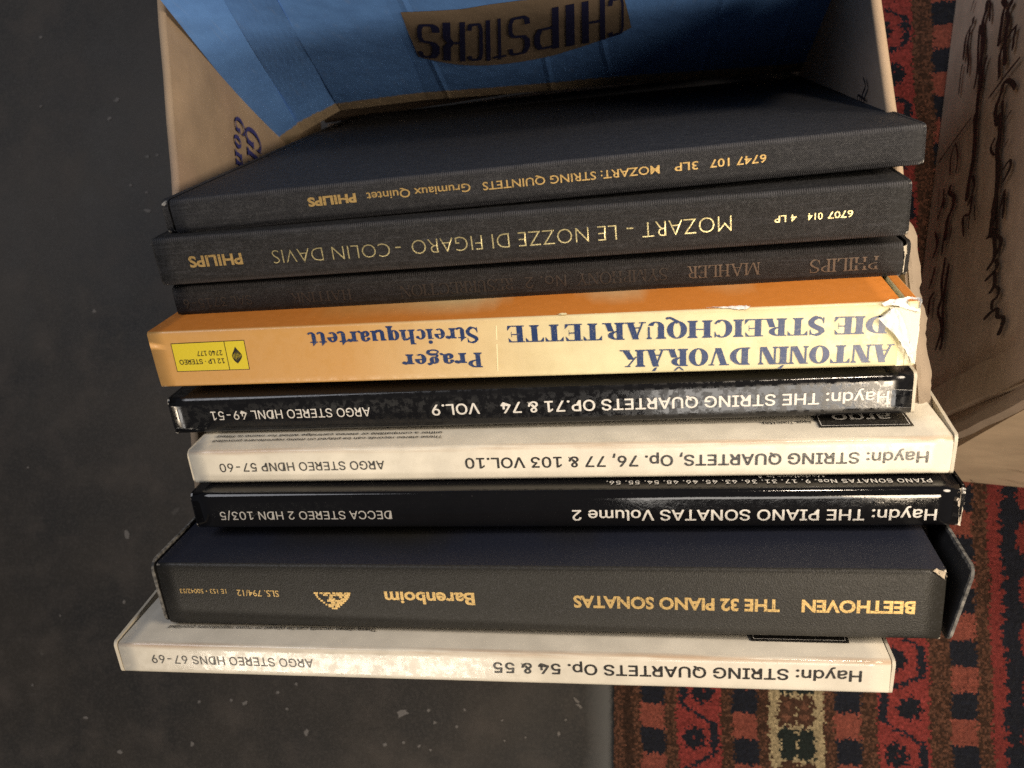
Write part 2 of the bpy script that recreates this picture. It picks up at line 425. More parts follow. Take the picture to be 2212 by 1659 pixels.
class RecordBox:
    def __init__(self, label, P, yaw, roll, lean, T, mat, tray_mat, r=0.0016, bulge=0.0004, w=0.0022, inset=0.0, x1=None):
        self.T = T; self.b = bulge
        self.root = thing("record_box_set", label, "record box", book_matrix(P, yaw, roll, lean), "boxed record sets leaning in the cardboard box")
        self.D = min(0.315, (P[2] - T * math.sin(R(lean)) - 0.0085) / math.cos(R(lean)))
        D = self.D
        xa, xb = -L0 / 2 + inset, (L0 / 2 - inset if x1 is None else x1)
        prof = [(-D, 0.0), (-D * .5, 0.0), (-D * .12, 0.0), (-r, 0.0)]
        for k in range(1, 6):
            a = k / 6 * math.pi / 2; prof.append((-r + r * math.sin(a), r - r * math.cos(a)))
        for k in range(0, 11):
            z = r + (T - 2 * r) * k / 10; prof.append((self.bow(z), z))
        for k in range(1, 6):
            a = k / 6 * math.pi / 2; prof.append((-r + r * math.cos(a), T - r + r * math.sin(a)))
        prof += [(-r, T), (-D * .12, T), (-D * .5, T), (-D, T)]
        inner = [(-D, w), (-w, w), (-w, T - w), (-D, T - w)]
        bm = bmesh.new(); NX = 40; rows = []
        rnd = random.Random(hash(label) % 1000 if False else int(P[1] * 1e5) % 997)
        ph = rnd.uniform(0, 50)
        for i in range(NX + 1):
            x = xa + (xb - xa) * i / NX
            rows.append([bm.verts.new((x, y + 0.00012 * (mnoise.noise((x * 40 + ph, z * 60, 0))) * (abs(y) < 0.02), z + 0.0004 * mnoise.noise((x * 18 + ph, y * 12, 3)) * min(1, abs(y) / .02))) for (y, z) in prof])
        for i in range(NX):
            for j in range(len(prof) - 1):
                bm.faces.new((rows[i][j], rows[i + 1][j], rows[i + 1][j + 1], rows[i][j + 1]))
        ins = [[bm.verts.new((x, y, z)) for (y, z) in inner] for x in (xa, xb)]
        for j in range(3): bm.faces.new((ins[0][j], ins[0][j + 1], ins[1][j + 1], ins[1][j]))
        for k, row in ((0, rows[0]), (1, rows[-1])):   # end edges of the boards
            n = len(row); q = ins[k]; mid = n // 2
            loop = [row[0], q[0], q[1], q[2], q[3]] + list(reversed(row[1:]))
            if k: loop = list(reversed(loop))
            f = bm.faces.new(loop)
        bm.faces.new((rows[0][0], rows[-1][0], ins[1][0], ins[0][0])); bm.faces.new((rows[0][-1], ins[0][3], ins[1][3], rows[-1][-1]))
        ends = [f for f in bm.faces if len(f.verts) > 4]
        bmesh.ops.triangulate(bm, faces=ends)
        bmesh.ops.recalc_face_normals(bm, faces=bm.faces)
        self.case = from_bm("cover_case", bm, mat, self.root, True)
        me = self.case.data
        # sharp board edges, smooth spine rounding
        for p in me.polygons: p.use_smooth = abs(p.normal.x) < 0.5
        bm = bmesh.new(); bm_box(bm, xa + 0.0035, xb - 0.0035, -D + .003, -w - .0006, w + .0004, T - w - .0004, 0.0006)
        from_bm("record_tray", bm, tray_mat, self.root)

    def bow(self, z):
        u = 2 * z / self.T - 1; return self.b * max(0.0, 1 - u * u)

    def end(self, side, mat, g0=0.0004, gy=0.0, gz=0.0, th=0.0014, over=0.0, name="end_wall", rr=0.003, z0=0.0, drop=0.0):
        """end wall of the box beside the case: gap g0, opening with depth (gy) and towards the front board (gz)"""
        D, T = self.D, self.T; bm = bmesh.new(); loops = []
        out = [(-D + .002, z0)]
        for k in range(7):
            a = k / 6 * math.pi / 2; out.append((over - rr + rr * math.sin(a), z0 + rr - rr * math.cos(a)))
        for k in range(7):
            a = k / 6 * math.pi / 2; out.append((over - drop - rr + rr * math.cos(a), T - rr + rr * math.sin(a)))
        out.append((-D + .002, T))
        for t0 in (0.0, th):
            loops.append([bm.verts.new((side * (L0 / 2 + g0 + gy * max(0.0, min(-y, 0.12)) * (1 - max(0, min(-y, .3)) * .8) + gz * (T - z) + t0), y, z)) for (y, z) in out])
        n = len(out)
        for i in range(n):
            j = (i + 1) % n; bm.faces.new((loops[0][i], loops[0][j], loops[1][j], loops[1][i]))
        f1 = bm.faces.new(loops[1]); f0 = bm.faces.new(list(reversed(loops[0])))
        bmesh.ops.triangulate(bm, faces=[f0, f1]); bmesh.ops.recalc_face_normals(bm, faces=bm.faces)
        return from_bm(name, bm, mat, self.root)

    def spine(self, s, a, b, h, mat, name="spine_lettering", lift=0.00012, **k):
        (xa, za), (xb, zb) = a, b
        n = math.hypot(xb - xa, zb - za); ux, uz = (xb - xa) / n, (zb - za) / n
        def place(u, v, e):
            x = (xa + ux * u) ; z = (za + uz * u) ; u_, v_ = u, v
            # reading direction -x, letter tops towards +z
            x = xa * MM + ux * u_; z = za * MM + uz * u_ + v_ * abs(ux)
            x += v_ * uz
            return (x, self.bow(z) + lift + e, z)
        return lettering(self.root, name, s, mat, place, n * MM, h * MM, **k)

    def front(self, s, a, b, h, mat, name="cover_lettering", lift=0.00045, **k):
        (xa, ya), (xb, yb) = a, b; n = math.hypot(xb - xa, yb - ya); ux, uy = (xb - xa) / n, (yb - ya) / n
        def place(u, v, e): return (xa * MM + ux * u, ya * MM + uy * u + v, -lift - e)
        return lettering(self.root, name, s, mat, place, n * MM, h * MM, **k)

    def plate(self, name, pts, mat, lift=0.0001, face='spine', th=0.0):
        bm = bmesh.new()
        if face == 'spine': vs = [bm.verts.new((x * MM, self.bow(z * MM) + lift, z * MM)) for x, z in pts]
        else: vs = [bm.verts.new((x * MM, y * MM, -lift)) for x, y in pts]
        f = bm.faces.new(vs); bmesh.ops.triangulate(bm, faces=[f])
        return from_bm(name, bm, mat, self.root)


gold = plain("gold_foil", (0.60, 0.41, 0.16), 0.40, 0.6, 0.6, 1.2, rub=((0.05, 0.038, 0.02), 0.85))
gold_pale = plain("pale_gold_foil", (0.74, 0.64, 0.34), 0.3, 0.75, 0.6, 1.6, rub=((0.08, 0.065, 0.035), 0.8))
gold_dull = plain("rubbed_brown_foil", (0.17, 0.125, 0.09), 0.6, 0.1, 0.9, 0.35)
gold_faint = plain("nearly_lost_foil", (0.052, 0.042, 0.035), 0.6, 0.1, 0.7, 0.35)
white_ink = plain("white_ink", (0.66, 0.64, 0.60), 0.35, 0, 0.15, rub=((0.25, 0.24, 0.23), 0.5))
black_ink = plain("black_ink", (0.022, 0.020, 0.018), 0.25, 0, 0.1, rub=((0.15, 0.14, 0.12), 0.4))
blue_ink = plain("blue_ink", (0.010, 0.032, 0.125), 0.3, 0, 0.25, 0.15, rub=((0.30, 0.28, 0.22), 0.35))
yellow_paper = plain("yellow_label", (0.66, 0.53, 0.03), 0.35, 0, 0.1)
cream_ink = plain("cream_ink", (0.85, 0.75, 0.45), 0.4, 0, 0.1)
black_tray = plain("black_tray_board", (0.012, 0.012, 0.013), 0.7, 0)
grey_tray = plain("grey_tray_board", (0.10, 0.095, 0.085), 0.7, 0)
white_paper = plain("torn_white_paper", (0.86, 0.84, 0.80), 0.9, 0, 0.35, 0.35)
worn_board = book_mat("worn_black_board", (0.014, 0.014, 0.016), 0.6, 30.5, 'edge', (0.24, 0.23, 0.21), 0.58, 0.0, 0.0, 1.3, 9.0)
cream_board = plain("cream_board_edge", (0.62, 0.56, 0.45), 0.6, 0, 0.4, 0.3)
orange_board = plain("orange_board", (0.70, 0.26, 0.05), 0.35, 0, 0.15)

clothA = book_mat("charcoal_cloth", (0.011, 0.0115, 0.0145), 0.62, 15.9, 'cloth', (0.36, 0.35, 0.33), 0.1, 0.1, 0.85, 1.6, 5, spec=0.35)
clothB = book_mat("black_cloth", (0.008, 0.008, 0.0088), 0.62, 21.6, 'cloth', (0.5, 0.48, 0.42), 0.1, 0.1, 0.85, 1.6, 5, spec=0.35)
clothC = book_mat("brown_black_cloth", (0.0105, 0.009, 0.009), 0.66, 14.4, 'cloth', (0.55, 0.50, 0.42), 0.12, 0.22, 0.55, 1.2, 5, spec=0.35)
orangeD = book_mat("orange_printed_board", (0.74, 0.67, 0.41), 0.26, 26.4, 'gloss_orange', (0.8, 0.66, 0.5), 0.12, 0.2, 0.45, 1.2, 5, grad=((0.55, 0.30, 0.095), -70.0, 35.0), cover=(0.60, 0.21, 0.035))
glossE = book_mat("black_laminate", (0.008, 0.008, 0.009), 0.07, 17.8, 'gloss', (0.34, 0.33, 0.31), 0.22, 0.28, 0.5, 1.2, 4)
whiteF = book_mat("cream_laminate_stained", (0.76, 0.71, 0.60), 0.20, 16.4, 'gloss_white', (0.60, 0.48, 0.34), 0.16, 0.25, 0.3, 1.2, 4)
glossG = book_mat("black_laminate_creased", (0.006, 0.006, 0.007), 0.07, 17.7, 'gloss_clean', (0.55, 0.52, 0.48), 0.2, 0.28, 0.6, 1.2, 4)
leatherH = book_mat("black_leatherette", (0.0165, 0.0155, 0.013), 0.46, 30.5, 'leather', (0.45, 0.40, 0.33), 0.16, 0.15, 0.8, 1.4, 6, cover=(0.012, 0.0145, 0.026), spec=0.4)
whiteI = book_mat("cream_laminate", (0.73, 0.68, 0.58), 0.08, 15.1, 'gloss_white', (0.62, 0.52, 0.40), 0.10, 0.2, 0.35, 1.2, 4)

# 1 top of the row
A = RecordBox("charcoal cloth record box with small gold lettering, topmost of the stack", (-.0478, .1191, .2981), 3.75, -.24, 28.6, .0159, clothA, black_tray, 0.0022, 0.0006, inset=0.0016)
A.end(1, clothA, g0=-0.0014, th=0.0012, over=-0.0004); A.end(-1, clothA, g0=0.0002, th=0.0030, over=-0.0012, rr=.004)
for (s, a, b, h) in (("6747 107", (97.6, 7.1), (75.4, 7.1), 3.2), ("3LP", (70.8, 7.2), (61.4, 7.1), 3.2), ("MOZART: STRING QUINTETS", (55.4, 7.3), (-17.8, 7.2), 3.3), ("Grumiaux Quintet", (-22.9, 7.1), (-68.0, 6.8), 3.4)):
    A.spine(s, a, b, h, gold, bold=0.012, style='humanist')
A.spine("PHILIPS", (-72.7, 6.8), (-94.3, 6.8), 3.7, gold, bold=0.045, style='humanist')

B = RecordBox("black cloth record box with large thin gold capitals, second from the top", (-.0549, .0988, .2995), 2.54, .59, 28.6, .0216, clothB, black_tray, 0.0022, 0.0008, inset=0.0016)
for s in (-1, 1): B.end(s, clothB, g0=-0.0014, th=0.0012, over=-0.0004)
for (s, a, b, h) in (("6707", (136.8, 10.8), (127.3, 10.8), 2.7), ("014", (125.4, 10.8), (119.8, 10.8), 2.7), ("4 LP", (115.6, 10.8), (107.1, 10.9), 2.7)):
    B.spine(s, a, b, h, gold_pale, bold=0.008, style='humanist')
for (s, a, b, h) in (("MOZART", (90.6, 11.0), (55.3, 11.3), 6.2), ("-", (51.8, 11.3), (49.1, 11.3), 6.2), ("LE NOZZE DI FIGARO", (45.0, 11.4), (-41.1, 11.6), 6.1), ("-", (-45.8, 12.2), (-48.2, 12.2), 6.0), ("COLIN DAVIS", (-50.6, 11.9), (-103.4, 11.4), 5.8)):
    B.spine(s, a, b, h, gold_pale, bold=-0.016, style='humanist')
B.spine("PHILIPS", (-117.3, 11.3), (-142.3, 11.2), 4.9, gold, bold=0.03, style='humanist')

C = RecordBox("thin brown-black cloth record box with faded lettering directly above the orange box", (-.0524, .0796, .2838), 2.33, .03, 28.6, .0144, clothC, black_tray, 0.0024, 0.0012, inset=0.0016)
C.end(1, clothC, g0=-0.0006, th=0.0016, over=-0.001, gz=0.05); C.end(-1, clothC, g0=-0.0014, th=0.0012, over=-0.0006)
for (s, a, b, h, m) in (("PHILIPS", (147.5, 7.2), (120.6, 7.3), 5.5, gold_dull), ("MAHLER", (101.1, 6.8), (71.8, 6.8), 5.2, gold_dull), ("SYMPHONY", (63.6, 6.8), (25.4, 7.1), 5.2, gold_faint),
                        ("RESURRECTION", (-1.5, 7.2), (-51.8, 7.8), 5.2, gold_faint), ("HAITINK", (-73.9, 7.8), (-102.2, 7.9), 4.7, gold_faint)):
    C.spine(s, a, b, h, m, style='serif', w=0.13, t=0.05)
C.spine("No. 2", (21.1, 7.0), (3.5, 7.1), 4.9, gold_faint); C.spine("SAL 3715-6", (-120.4, 7.5), (-153.1, 7.8), 4.3, gold_faint)

D = RecordBox("thick orange and yellow record box with blue serif titles and a torn white corner", (-.0550, .0547, .3009), 1.41, 1.62, 28.6, .0264, orangeD, plain("slot_shade_board", (0.06, 0.03, 0.015), 0.8, 0), 0.0014, 0.00008, x1=L0 / 2 - 0.0064)  # tray coloured dark to stand for the shade inside the end slot
bm = bmesh.new()
bm_box(bm, L0 / 2 - .0042, L0 / 2, -D.D, -.0002, -.00005, D.T - .0001, .0006)
bm_box(bm, L0 / 2 - .0068, L0 / 2 - .0040, -.003, -.0003, .0045, D.T - .0003, .0)
from_bm("end_wall", bm, orangeD, D.root)
D.spine("ANTONÍN DVOŘÁK", (150.7, 20.6), (46.5, 19.4), 7.4, blue_ink, style='serif', w=0.285, t=0.06)
D.spine("DIE STREICHQUARTETTE", (147.6, 8.8), (1.1, 7.0), 7.2, blue_ink, style='serif', w=0.27, t=0.06)
D.spine("Prager", (-10.4, 17.9), (-44.7, 17.6), 6.6, blue_ink, style='serif', w=0.235, t=0.075)
D.spine("Streichquartett", (-10.9, 6.8), (-84.4, 6.4), 6.6, blue_ink, style='serif', w=0.225, t=0.075)
D.plate("divider_line", [(-2.7, 3.1), (-4.1, 23.3), (-4.6, 23.3), (-3.2, 3.1)], cream_ink)
D.plate("catalogue_label_border", [(-113.7, 5.1), (-148.4, 5.5), (-148.8, 18.9), (-114.2, 18.9)], black_ink, 0.00008)
lab = D.plate("catalogue_label", [(-114.0, 5.4), (-148.1, 5.8), (-148.5, 18.6), (-114.5, 18.6)], yellow_paper, 0.00014)
D.plate("label_rule", [(-123.0, 5.4), (-123.3, 5.4), (-123.7, 18.6), (-123.4, 18.6)], black_ink, 0.0002)
D.spine("12 LP · STEREO", (-125.0, 14.4), (-146.4, 14.4), 2.3, black_ink, "label_lettering", 0.0002, bold=0.01)
D.spine("2740 177", (-125.2, 10.6), (-137.0, 10.6), 2.3, black_ink, "label_lettering", 0.0002, bold=0.01)
bm = bmesh.new()   # small oval crown of leaf strokes on the label
for i in range(7):
    a = (i - 3) / 3.0
    for p in stroke(smooth_pts([(-118.6 + a * .5, 8.2 + abs(a) * 1.2), (-118.6 + a * 2.1, 12.2), (-119.1 + a * .9, 15.8 - abs(a) * 1.0)]), 0.42):
        bm.faces.new([bm.verts.new((x * MM, D.bow(z * MM) + 0.0002 + i * 3e-6, z * MM)) for x, z in p])
from_bm("label_emblem", bm, black_ink, D.root)

E_ = RecordBox("glossy black record box with white title and glare directly below the orange box", (-.0517, .0277, .2856), 1.91, .87, 27.8, .0178, glossE, black_tray, 0.0026, 0.00006, inset=0.0010)
E_.end(1, cream_board, g0=-0.0006, th=0.0012, over=-0.0008, rr=.002); E_.end(-1, glossE, g0=-0.0008, th=0.0010, over=0.0, rr=.002)
E_.spine("Haydn: THE STRING QUARTETS OP.71 & 74", (148.9, 9.4), (-7.1, 9.2), 5.0, white_ink, bold=0.014)
E_.spine("VOL.9", (-16.3, 9.1), (-37.3, 9.3), 5.0, white_ink, bold=0.012); E_.spine("ARGO STEREO HDNL 49-51", (-64.8, 9.1), (-139.3, 8.8), 4.2, white_ink, bold=0.004)

F_ = RecordBox("cream record box with stained edge between the two glossy black record boxes", (-.0382, .0037, .2890), 1.67, .07, 27.6, .0164, whiteF, grey_tray, 0.0022, 0.0001, inset=0.0008)
F_.end(1, cream_board, g0=-0.0010, gy=0.24, gz=0.02, th=0.0013, over=0.0002, rr=.0022, z0=-.0005, name="side_flap"); F_.end(-1, cream_board, g0=-0.0008, th=0.0008)
F_.spine("Haydn: STRING QUARTETS, Op. 76, 77 & 103 VOL.10", (149.1, 8.3), (-34.7, 7.9), 4.9, black_ink, bold=0.016)
F_.spine("ARGO STEREO HDNP 57-60", (-69.7, 8.0), (-144.6, 8.2), 4.1, black_ink, bold=0.006)
F_.front("These stereo records can be played on mono reproducers provided", (-45.5, -9.0), (-150.2, -9.1), 2.2, black_ink, bold=0.006)
F_.front("either a compatible or stereo cartridge wired for mono is fitted", (-46.4, -13.1), (-150.2, -13.6), 2.2, black_ink, bold=0.006)
F_.plate("label_panel", [(145.9, -10.0), (109.9, -10.4), (109.9, -26), (145.9, -26)], black_ink, 0.0004, 'front')
for q in ([(144.9, -11.2), (110.9, -11.6), (110.9, -11.9), (144.9, -11.5)], [(144.9, -11.2), (144.6, -11.2), (144.6, -26), (144.9, -26)], [(111.2, -11.6), (110.9, -11.6), (110.9, -26), (111.2, -26)]):
    F_.plate("label_border", q, white_ink, 0.0005, 'front')
F_.front("argo", (139.5, -18.6), (116.5, -18.6), 7.5, white_ink, lift=0.00055, bold=0.01)
F_.front("Regd. Trade Mark", (107.5, -15.6), (87.9, -15.2), 2.3, black_ink, bold=0.006)

G_ = RecordBox("glossy black record box with torn right corner on top of the thick leatherette box", (-.0359, -.0153, .2885), 1.55, -.09, 26.5, .0177, glossG, black_tray, 0.0030, 0.0001, inset=0.0008)
G_.end(1, glossG, g0=-0.0006, gy=0.05, th=0.0012, over=-0.0004, rr=.0026, gz=0.03); G_.end(-1, glossG, g0=-0.0006, th=0.0008, over=-.0006, rr=.0026)
G_.spine("Haydn: THE PIANO SONATAS Volume 2", (149.8, 11.6), (8.0, 11.1), 4.9, white_ink, bold=0.012)
G_.spine("DECCA STEREO 2 HDN 103/5", (-68.8, 10.4), (-146.3, 10.5), 4.0, plain("grey_ink", (0.42, 0.41, 0.39), 0.4, 0, .1), bold=0.004)
G_.front("PIANO SONATAS Nos. 9. 17. 31. 36. 43. 45. 46. 48. 54. 55. 56.", (148.6, -5.6), (22.3, -6.3), 3.0, white_ink, bold=0.008, spacing=1.08)
G_.front("Variations in A", (109.2, -10.8), (83.0, -10.6), 3.0, white_ink, bold=0.006)
G_.front("These stereo records can be played on mono", (-46.4, -11.0), (-120.0, -11.4), 2.2, gold_faint, bold=0.006)

H_ = RecordBox("thick black leatherette record box with bold gold titles, second from the bottom", (-.0470, -.0448, .2991), 1.47, 1.40, 25.0, .0305, leatherH, black_tray, 0.0018, 0.0004, inset=0.0006)
H_.end(1, worn_board, g0=0.0016, gz=0.20, gy=0.03, th=0.0011, over=0.0012, rr=.004, z0=-.0012); H_.end(-1, worn_board, g0=0.0004, gz=0.02, gy=0.02, th=0.0011, over=0.0004, rr=.005, z0=-.0008)
H_.spine("BEETHOVEN", (148.0, 15.8), (107.4, 15.8), 5.4, gold, bold=0.035, style='humanist'); H_.spine("THE 32 PIANO SONATAS", (99.4, 15.9), (20.3, 15.4), 5.4, gold, bold=0.035, style='humanist')
H_.spine("Barenboim", (-19.8, 14.9), (-57.8, 14.9), 5.7, gold, bold=0.03, style='humanist'); H_.spine("SLS. 794/12", (-104.2, 13.7), (-123.1, 13.5), 3.0, gold, bold=0.004, style='humanist')
H_.spine("1E 153 • 50042/53", (-127.9, 12.9), (-149.4, 13.0), 2.2, gold, bold=0.006, style='humanist')
bm = bmesh.new(); rg = random.Random(4)   # triangular gilt emblem, blocked solid with dark gaps
rows = 9
for i in range(rows):
    z0 = 12.6 + i * 0.93; hw = 8.1 * (1 - (i / rows) ** 1.5); x = -80.4 + hw
    while x > -80.4 - hw:
        wd = rg.uniform(1.0, 3.4)
        if rg.random() > (0.10 if i in (0, rows - 1) else 0.36) or x > -80.4 + hw - 1.0 or x - wd < -80.4 - hw + 1.0:
            xe = max(x - wd, -80.4 - hw)
            bm.faces.new([bm.verts.new((q[0] * MM, H_.bow(q[1] * MM) + 0.00012, q[1] * MM)) for q in ((x, z0), (xe, z0 + rg.uniform(-.2, .2)), (xe - .1, z0 + .9), (x - .2, z0 + .9))])
        x -= wd + rg.uniform(0.1, 0.7)
from_bm("gilt_emblem", bm, gold, H_.root)

I_ = RecordBox("cream record box with mottled glare on its spine, lowest of the stack", (-.0646, -.0797, .2939), 1.37, .38, 25.0, .0151, whiteI, grey_tray, 0.0018, 0.00006, inset=0.0008)
I_.end(-1, cream_board, g0=-0.0006, gy=0.20, gz=0.02, th=0.0013, over=0.0002, rr=.002, z0=-.0005, name="side_flap"); I_.end(1, cream_board, g0=-0.0008, gz=0.03, th=0.0012, rr=.002)
I_.spine("Haydn: STRING QUARTETS Op. 54 & 55", (147.5, 6.9), (5.9, 7.2), 5.0, black_ink, bold=0.014); I_.spine("ARGO STEREO HDNS 67-69", (-70.5, 7.6), (-143.4, 7.4), 4.2, plain("faded_black_ink", (0.06, 0.055, 0.05), .3, 0, .4), bold=0.006)
I_.front("These stereo records can be played on mono reproducers provided", (-45.6, -12.6), (-140.2, -11.9), 2.2, black_ink, bold=0.006)
I_.plate("label_panel", [(144.9, -10.3), (107.9, -10.5), (107.9, -24), (144.9, -24)], black_ink, 0.0004, 'front')
for q in ([(143.9, -11.5), (108.9, -11.7), (108.9, -12.0), (143.9, -11.8)], [(143.9, -11.5), (143.6, -11.5), (143.6, -24), (143.9, -24)], [(109.2, -11.7), (108.9, -11.7), (108.9, -24), (109.2, -24)]):
    I_.plate("label_border", q, white_ink, 0.0005, 'front')


# torn paper on the orange box's right corner
def torn(parent, name, outline, h, mat, n=3, seed=1, lift=0.0004):
    """irregular scrap: outline of 3-D points (mm), filled and crumpled outward by h mm along +y / -z"""
    bm = bmesh.new(); vs = [bm.verts.new(Vector(p) * MM) for p in outline]
    f = bm.faces.new(vs); bmesh.ops.triangulate(bm, faces=[f])
    for _ in range(n): bmesh.ops.subdivide_edges(bm, edges=bm.edges[:], cuts=1, use_grid_fill=True)
    bmesh.ops.triangulate(bm, faces=bm.faces[:])
    for v in bm.verts:
        q = v.co * 1000
        d = abs(mnoise.noise((q.x * .35 + seed, q.y * .35, q.z * .35))) * h + abs(mnoise.noise((q.x * 1.3, q.y * 1.3 + seed, q.z * 1.3))) * h * .4
        v.co += Vector((0.1 * d, d * .8, -d * .6)) * MM + Vector((0, lift, -lift * .4))
        v.co += Vector((mnoise.noise((q.x, q.z, seed)), 0, mnoise.noise((q.z, q.x, seed + 5)))) * 0.0004
    bmesh.ops.recalc_face_normals(bm, faces=bm.faces)
    return from_bm(name, bm, mat, parent, True)


torn(D.root, "torn_paper", [(144.6, 0, .6), (146.5, 0, 1.6), (148.5, 0, 1.4), (152, 0, 2.4), (158.3, 0, 4.6), (159, -.2, 0), (158.6, -2.6, -.3), (155.5, -4.0, -.3), (152.5, -2.8, -.3), (148, -1.4, -.3)], 1.5, white_paper, 3, 2)
torn(D.root, "torn_paper", [(147.6, .1, 1.5), (158.8, .1, 3.0), (158.9, .1, 14), (158.6, .1, 25.6), (157.2, .1, 25.0), (154.5, .1, 16), (150.4, .1, 8)], 0.25, plain("bare_cream_paper", (0.84, 0.80, 0.66), .8, 0, .2, .2), 2, 7, 0.00015)
torn(D.root, "torn_paper", [(149.2, .2, 2.2), (151.6, .4, 4.0), (155.2, .4, 14), (158.2, .2, 25.3), (156.4, .3, 22.8), (151.2, .3, 14.4), (144.0, .3, 6.4), (146.0, .2, 5.6)], 0.9, white_paper, 3, 11, 0.0006)
torn(D.root, "torn_paper", [(97.5, -1.8, 0), (95.5, -.4, .6), (92.6, -.3, .7), (88, -1.0, .1), (80, -2.4, -.1), (88, -2.2, -.1), (94, -2.6, -.1)], 0.8, white_paper, 3, 21)
torn(D.root, "torn_paper", [(22, -1.6, -.1), (25, -.6, .2), (26.5, -1.4, 0), (25.5, -2.6, -.1), (23, -2.4, -.1)], 0.5, cream_ink, 2, 25)
torn(G_.root, "torn_paper", [(155.0, -.6, 4.6), (157.2, -.8, 2.0), (158.6, -2.4, .6), (159.6, -3.4, 3), (159.4, -1, 7), (158.6, -.6, 12), (158.9, -.6, 17.0), (158.0, -.4, 16.5), (157.8, -.4, 9), (156.8, -.4, 6)], 0.7, plain("frayed_board", (0.55, 0.48, 0.40), .9, 0, .4, .4), 3, 31)
torn(C.root, "torn_paper", [(156.9, -.6, 1.6), (158.4, -1.2, 1.2), (158.8, -1.4, 5), (158.2, -1.4, 6.5), (157.9, -1.2, 12.6), (157.5, -1.0, 12.8), (157.8, -1.0, 6)], 0.5, plain("frayed_cloth", (0.5, 0.45, 0.36), .9, 0, .6, .5), 3, 41)
torn(H_.root, "frayed_corner", [(154.5, -1.6, 0), (157.3, -.6, .6), (158.3, -1.2, 3.2), (157.4, -.3, 3.6), (156.0, .2, 2.2), (153.2, -.6, .4)], 0.7, plain("tan_board", (0.46, 0.38, 0.28), .9, 0, .4, .4), 3, 51)


# ------------------------------------------------------------------ cardboard
def card_mat(name, col, dark=0.7, print_z=None):
    t = NT(name); v = t.coord(); x, y, z = t.sep(v)
    n = t.noise(v, 0.03, 4.0); f = t.noise(t.stretch(v, (1.0, 1.0, 0.15)), 1.1, 3.0)
    c = t.mix(t.step(n, 0.3, 0.75), col, tuple(k * dark for k in col))
    c = t.mix(t.m_('MULTIPLY', t.step(f, 0.5, 0.8), 0.25), c, tuple(k * 0.6 for k in col))
    sm = t.step(t.noise(v, 0.012, 3.0), 0.52, 0.7)
    c = t.mix(t.m_('MULTIPLY', sm, 0.3), c, (col[0] * 1.1, col[1] * 1.0, col[2] * 1.1))
    nb = t.bump(f, 0.0001, 0.5); nb = t.bump(t.noise(v, 0.05, 2.0), 0.0012, 0.5, nb)
    if print_z is not None:   # blue flat print that stops short of the sheet's lower edge
        e = t.m_('ADD', z, t.m_('MULTIPLY', t.m_('SUBTRACT', t.noise(v, 0.35, 4.0), 0.5), 5.0))
        b = t.step(e, print_z, print_z + 1.2)
        blue = t.mix(t.step(t.noise(v, 0.08, 4.0), 0.35, 0.75), (0.12, 0.28, 0.66), (0.10, 0.235, 0.57))
        for cx_, sl in ((-128, .06), (-58, .03), (-18, -.05), (38, .04), (84, -.03)):   # creases across the sheet
            dd = t.m_('ABSOLUTE', t.m_('SUBTRACT', t.m_('SUBTRACT', x, cx_), t.m_('MULTIPLY', z, sl)))
            dd = t.m_('ADD', dd, t.m_('MULTIPLY', t.noise(v, 0.15, 2.0), 1.5))
            nb = t.bump(t.step(dd, 3.5, 0.0), 0.0008, 0.6, nb)
        sc = t.step(t.noise(t.stretch(v, (0.25, 1, 0.04)), 1.0, 3.0), 0.60, 0.72)
        blue = t.mix(t.m_('MULTIPLY', sc, 0.12), blue, (0.3, 0.35, 0.45))
        c = t.mix(b, c, blue)
    return t.done(c, 0.75, nb, 0.3)


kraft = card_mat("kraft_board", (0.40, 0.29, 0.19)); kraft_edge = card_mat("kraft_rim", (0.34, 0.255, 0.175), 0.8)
kraft_dull = card_mat("dull_kraft", (0.30, 0.225, 0.165)); kraft_pale = card_mat("pale_kraft", (0.52, 0.39, 0.26))  # paler board for the second box's near wall
blueprint = card_mat("blue_printed_board", (0.42, 0.32, 0.21), 0.75, 14.0)
corr = plain("corrugated_edge", (0.20, 0.145, 0.095), 0.9, 0, 0.6, 0.8)


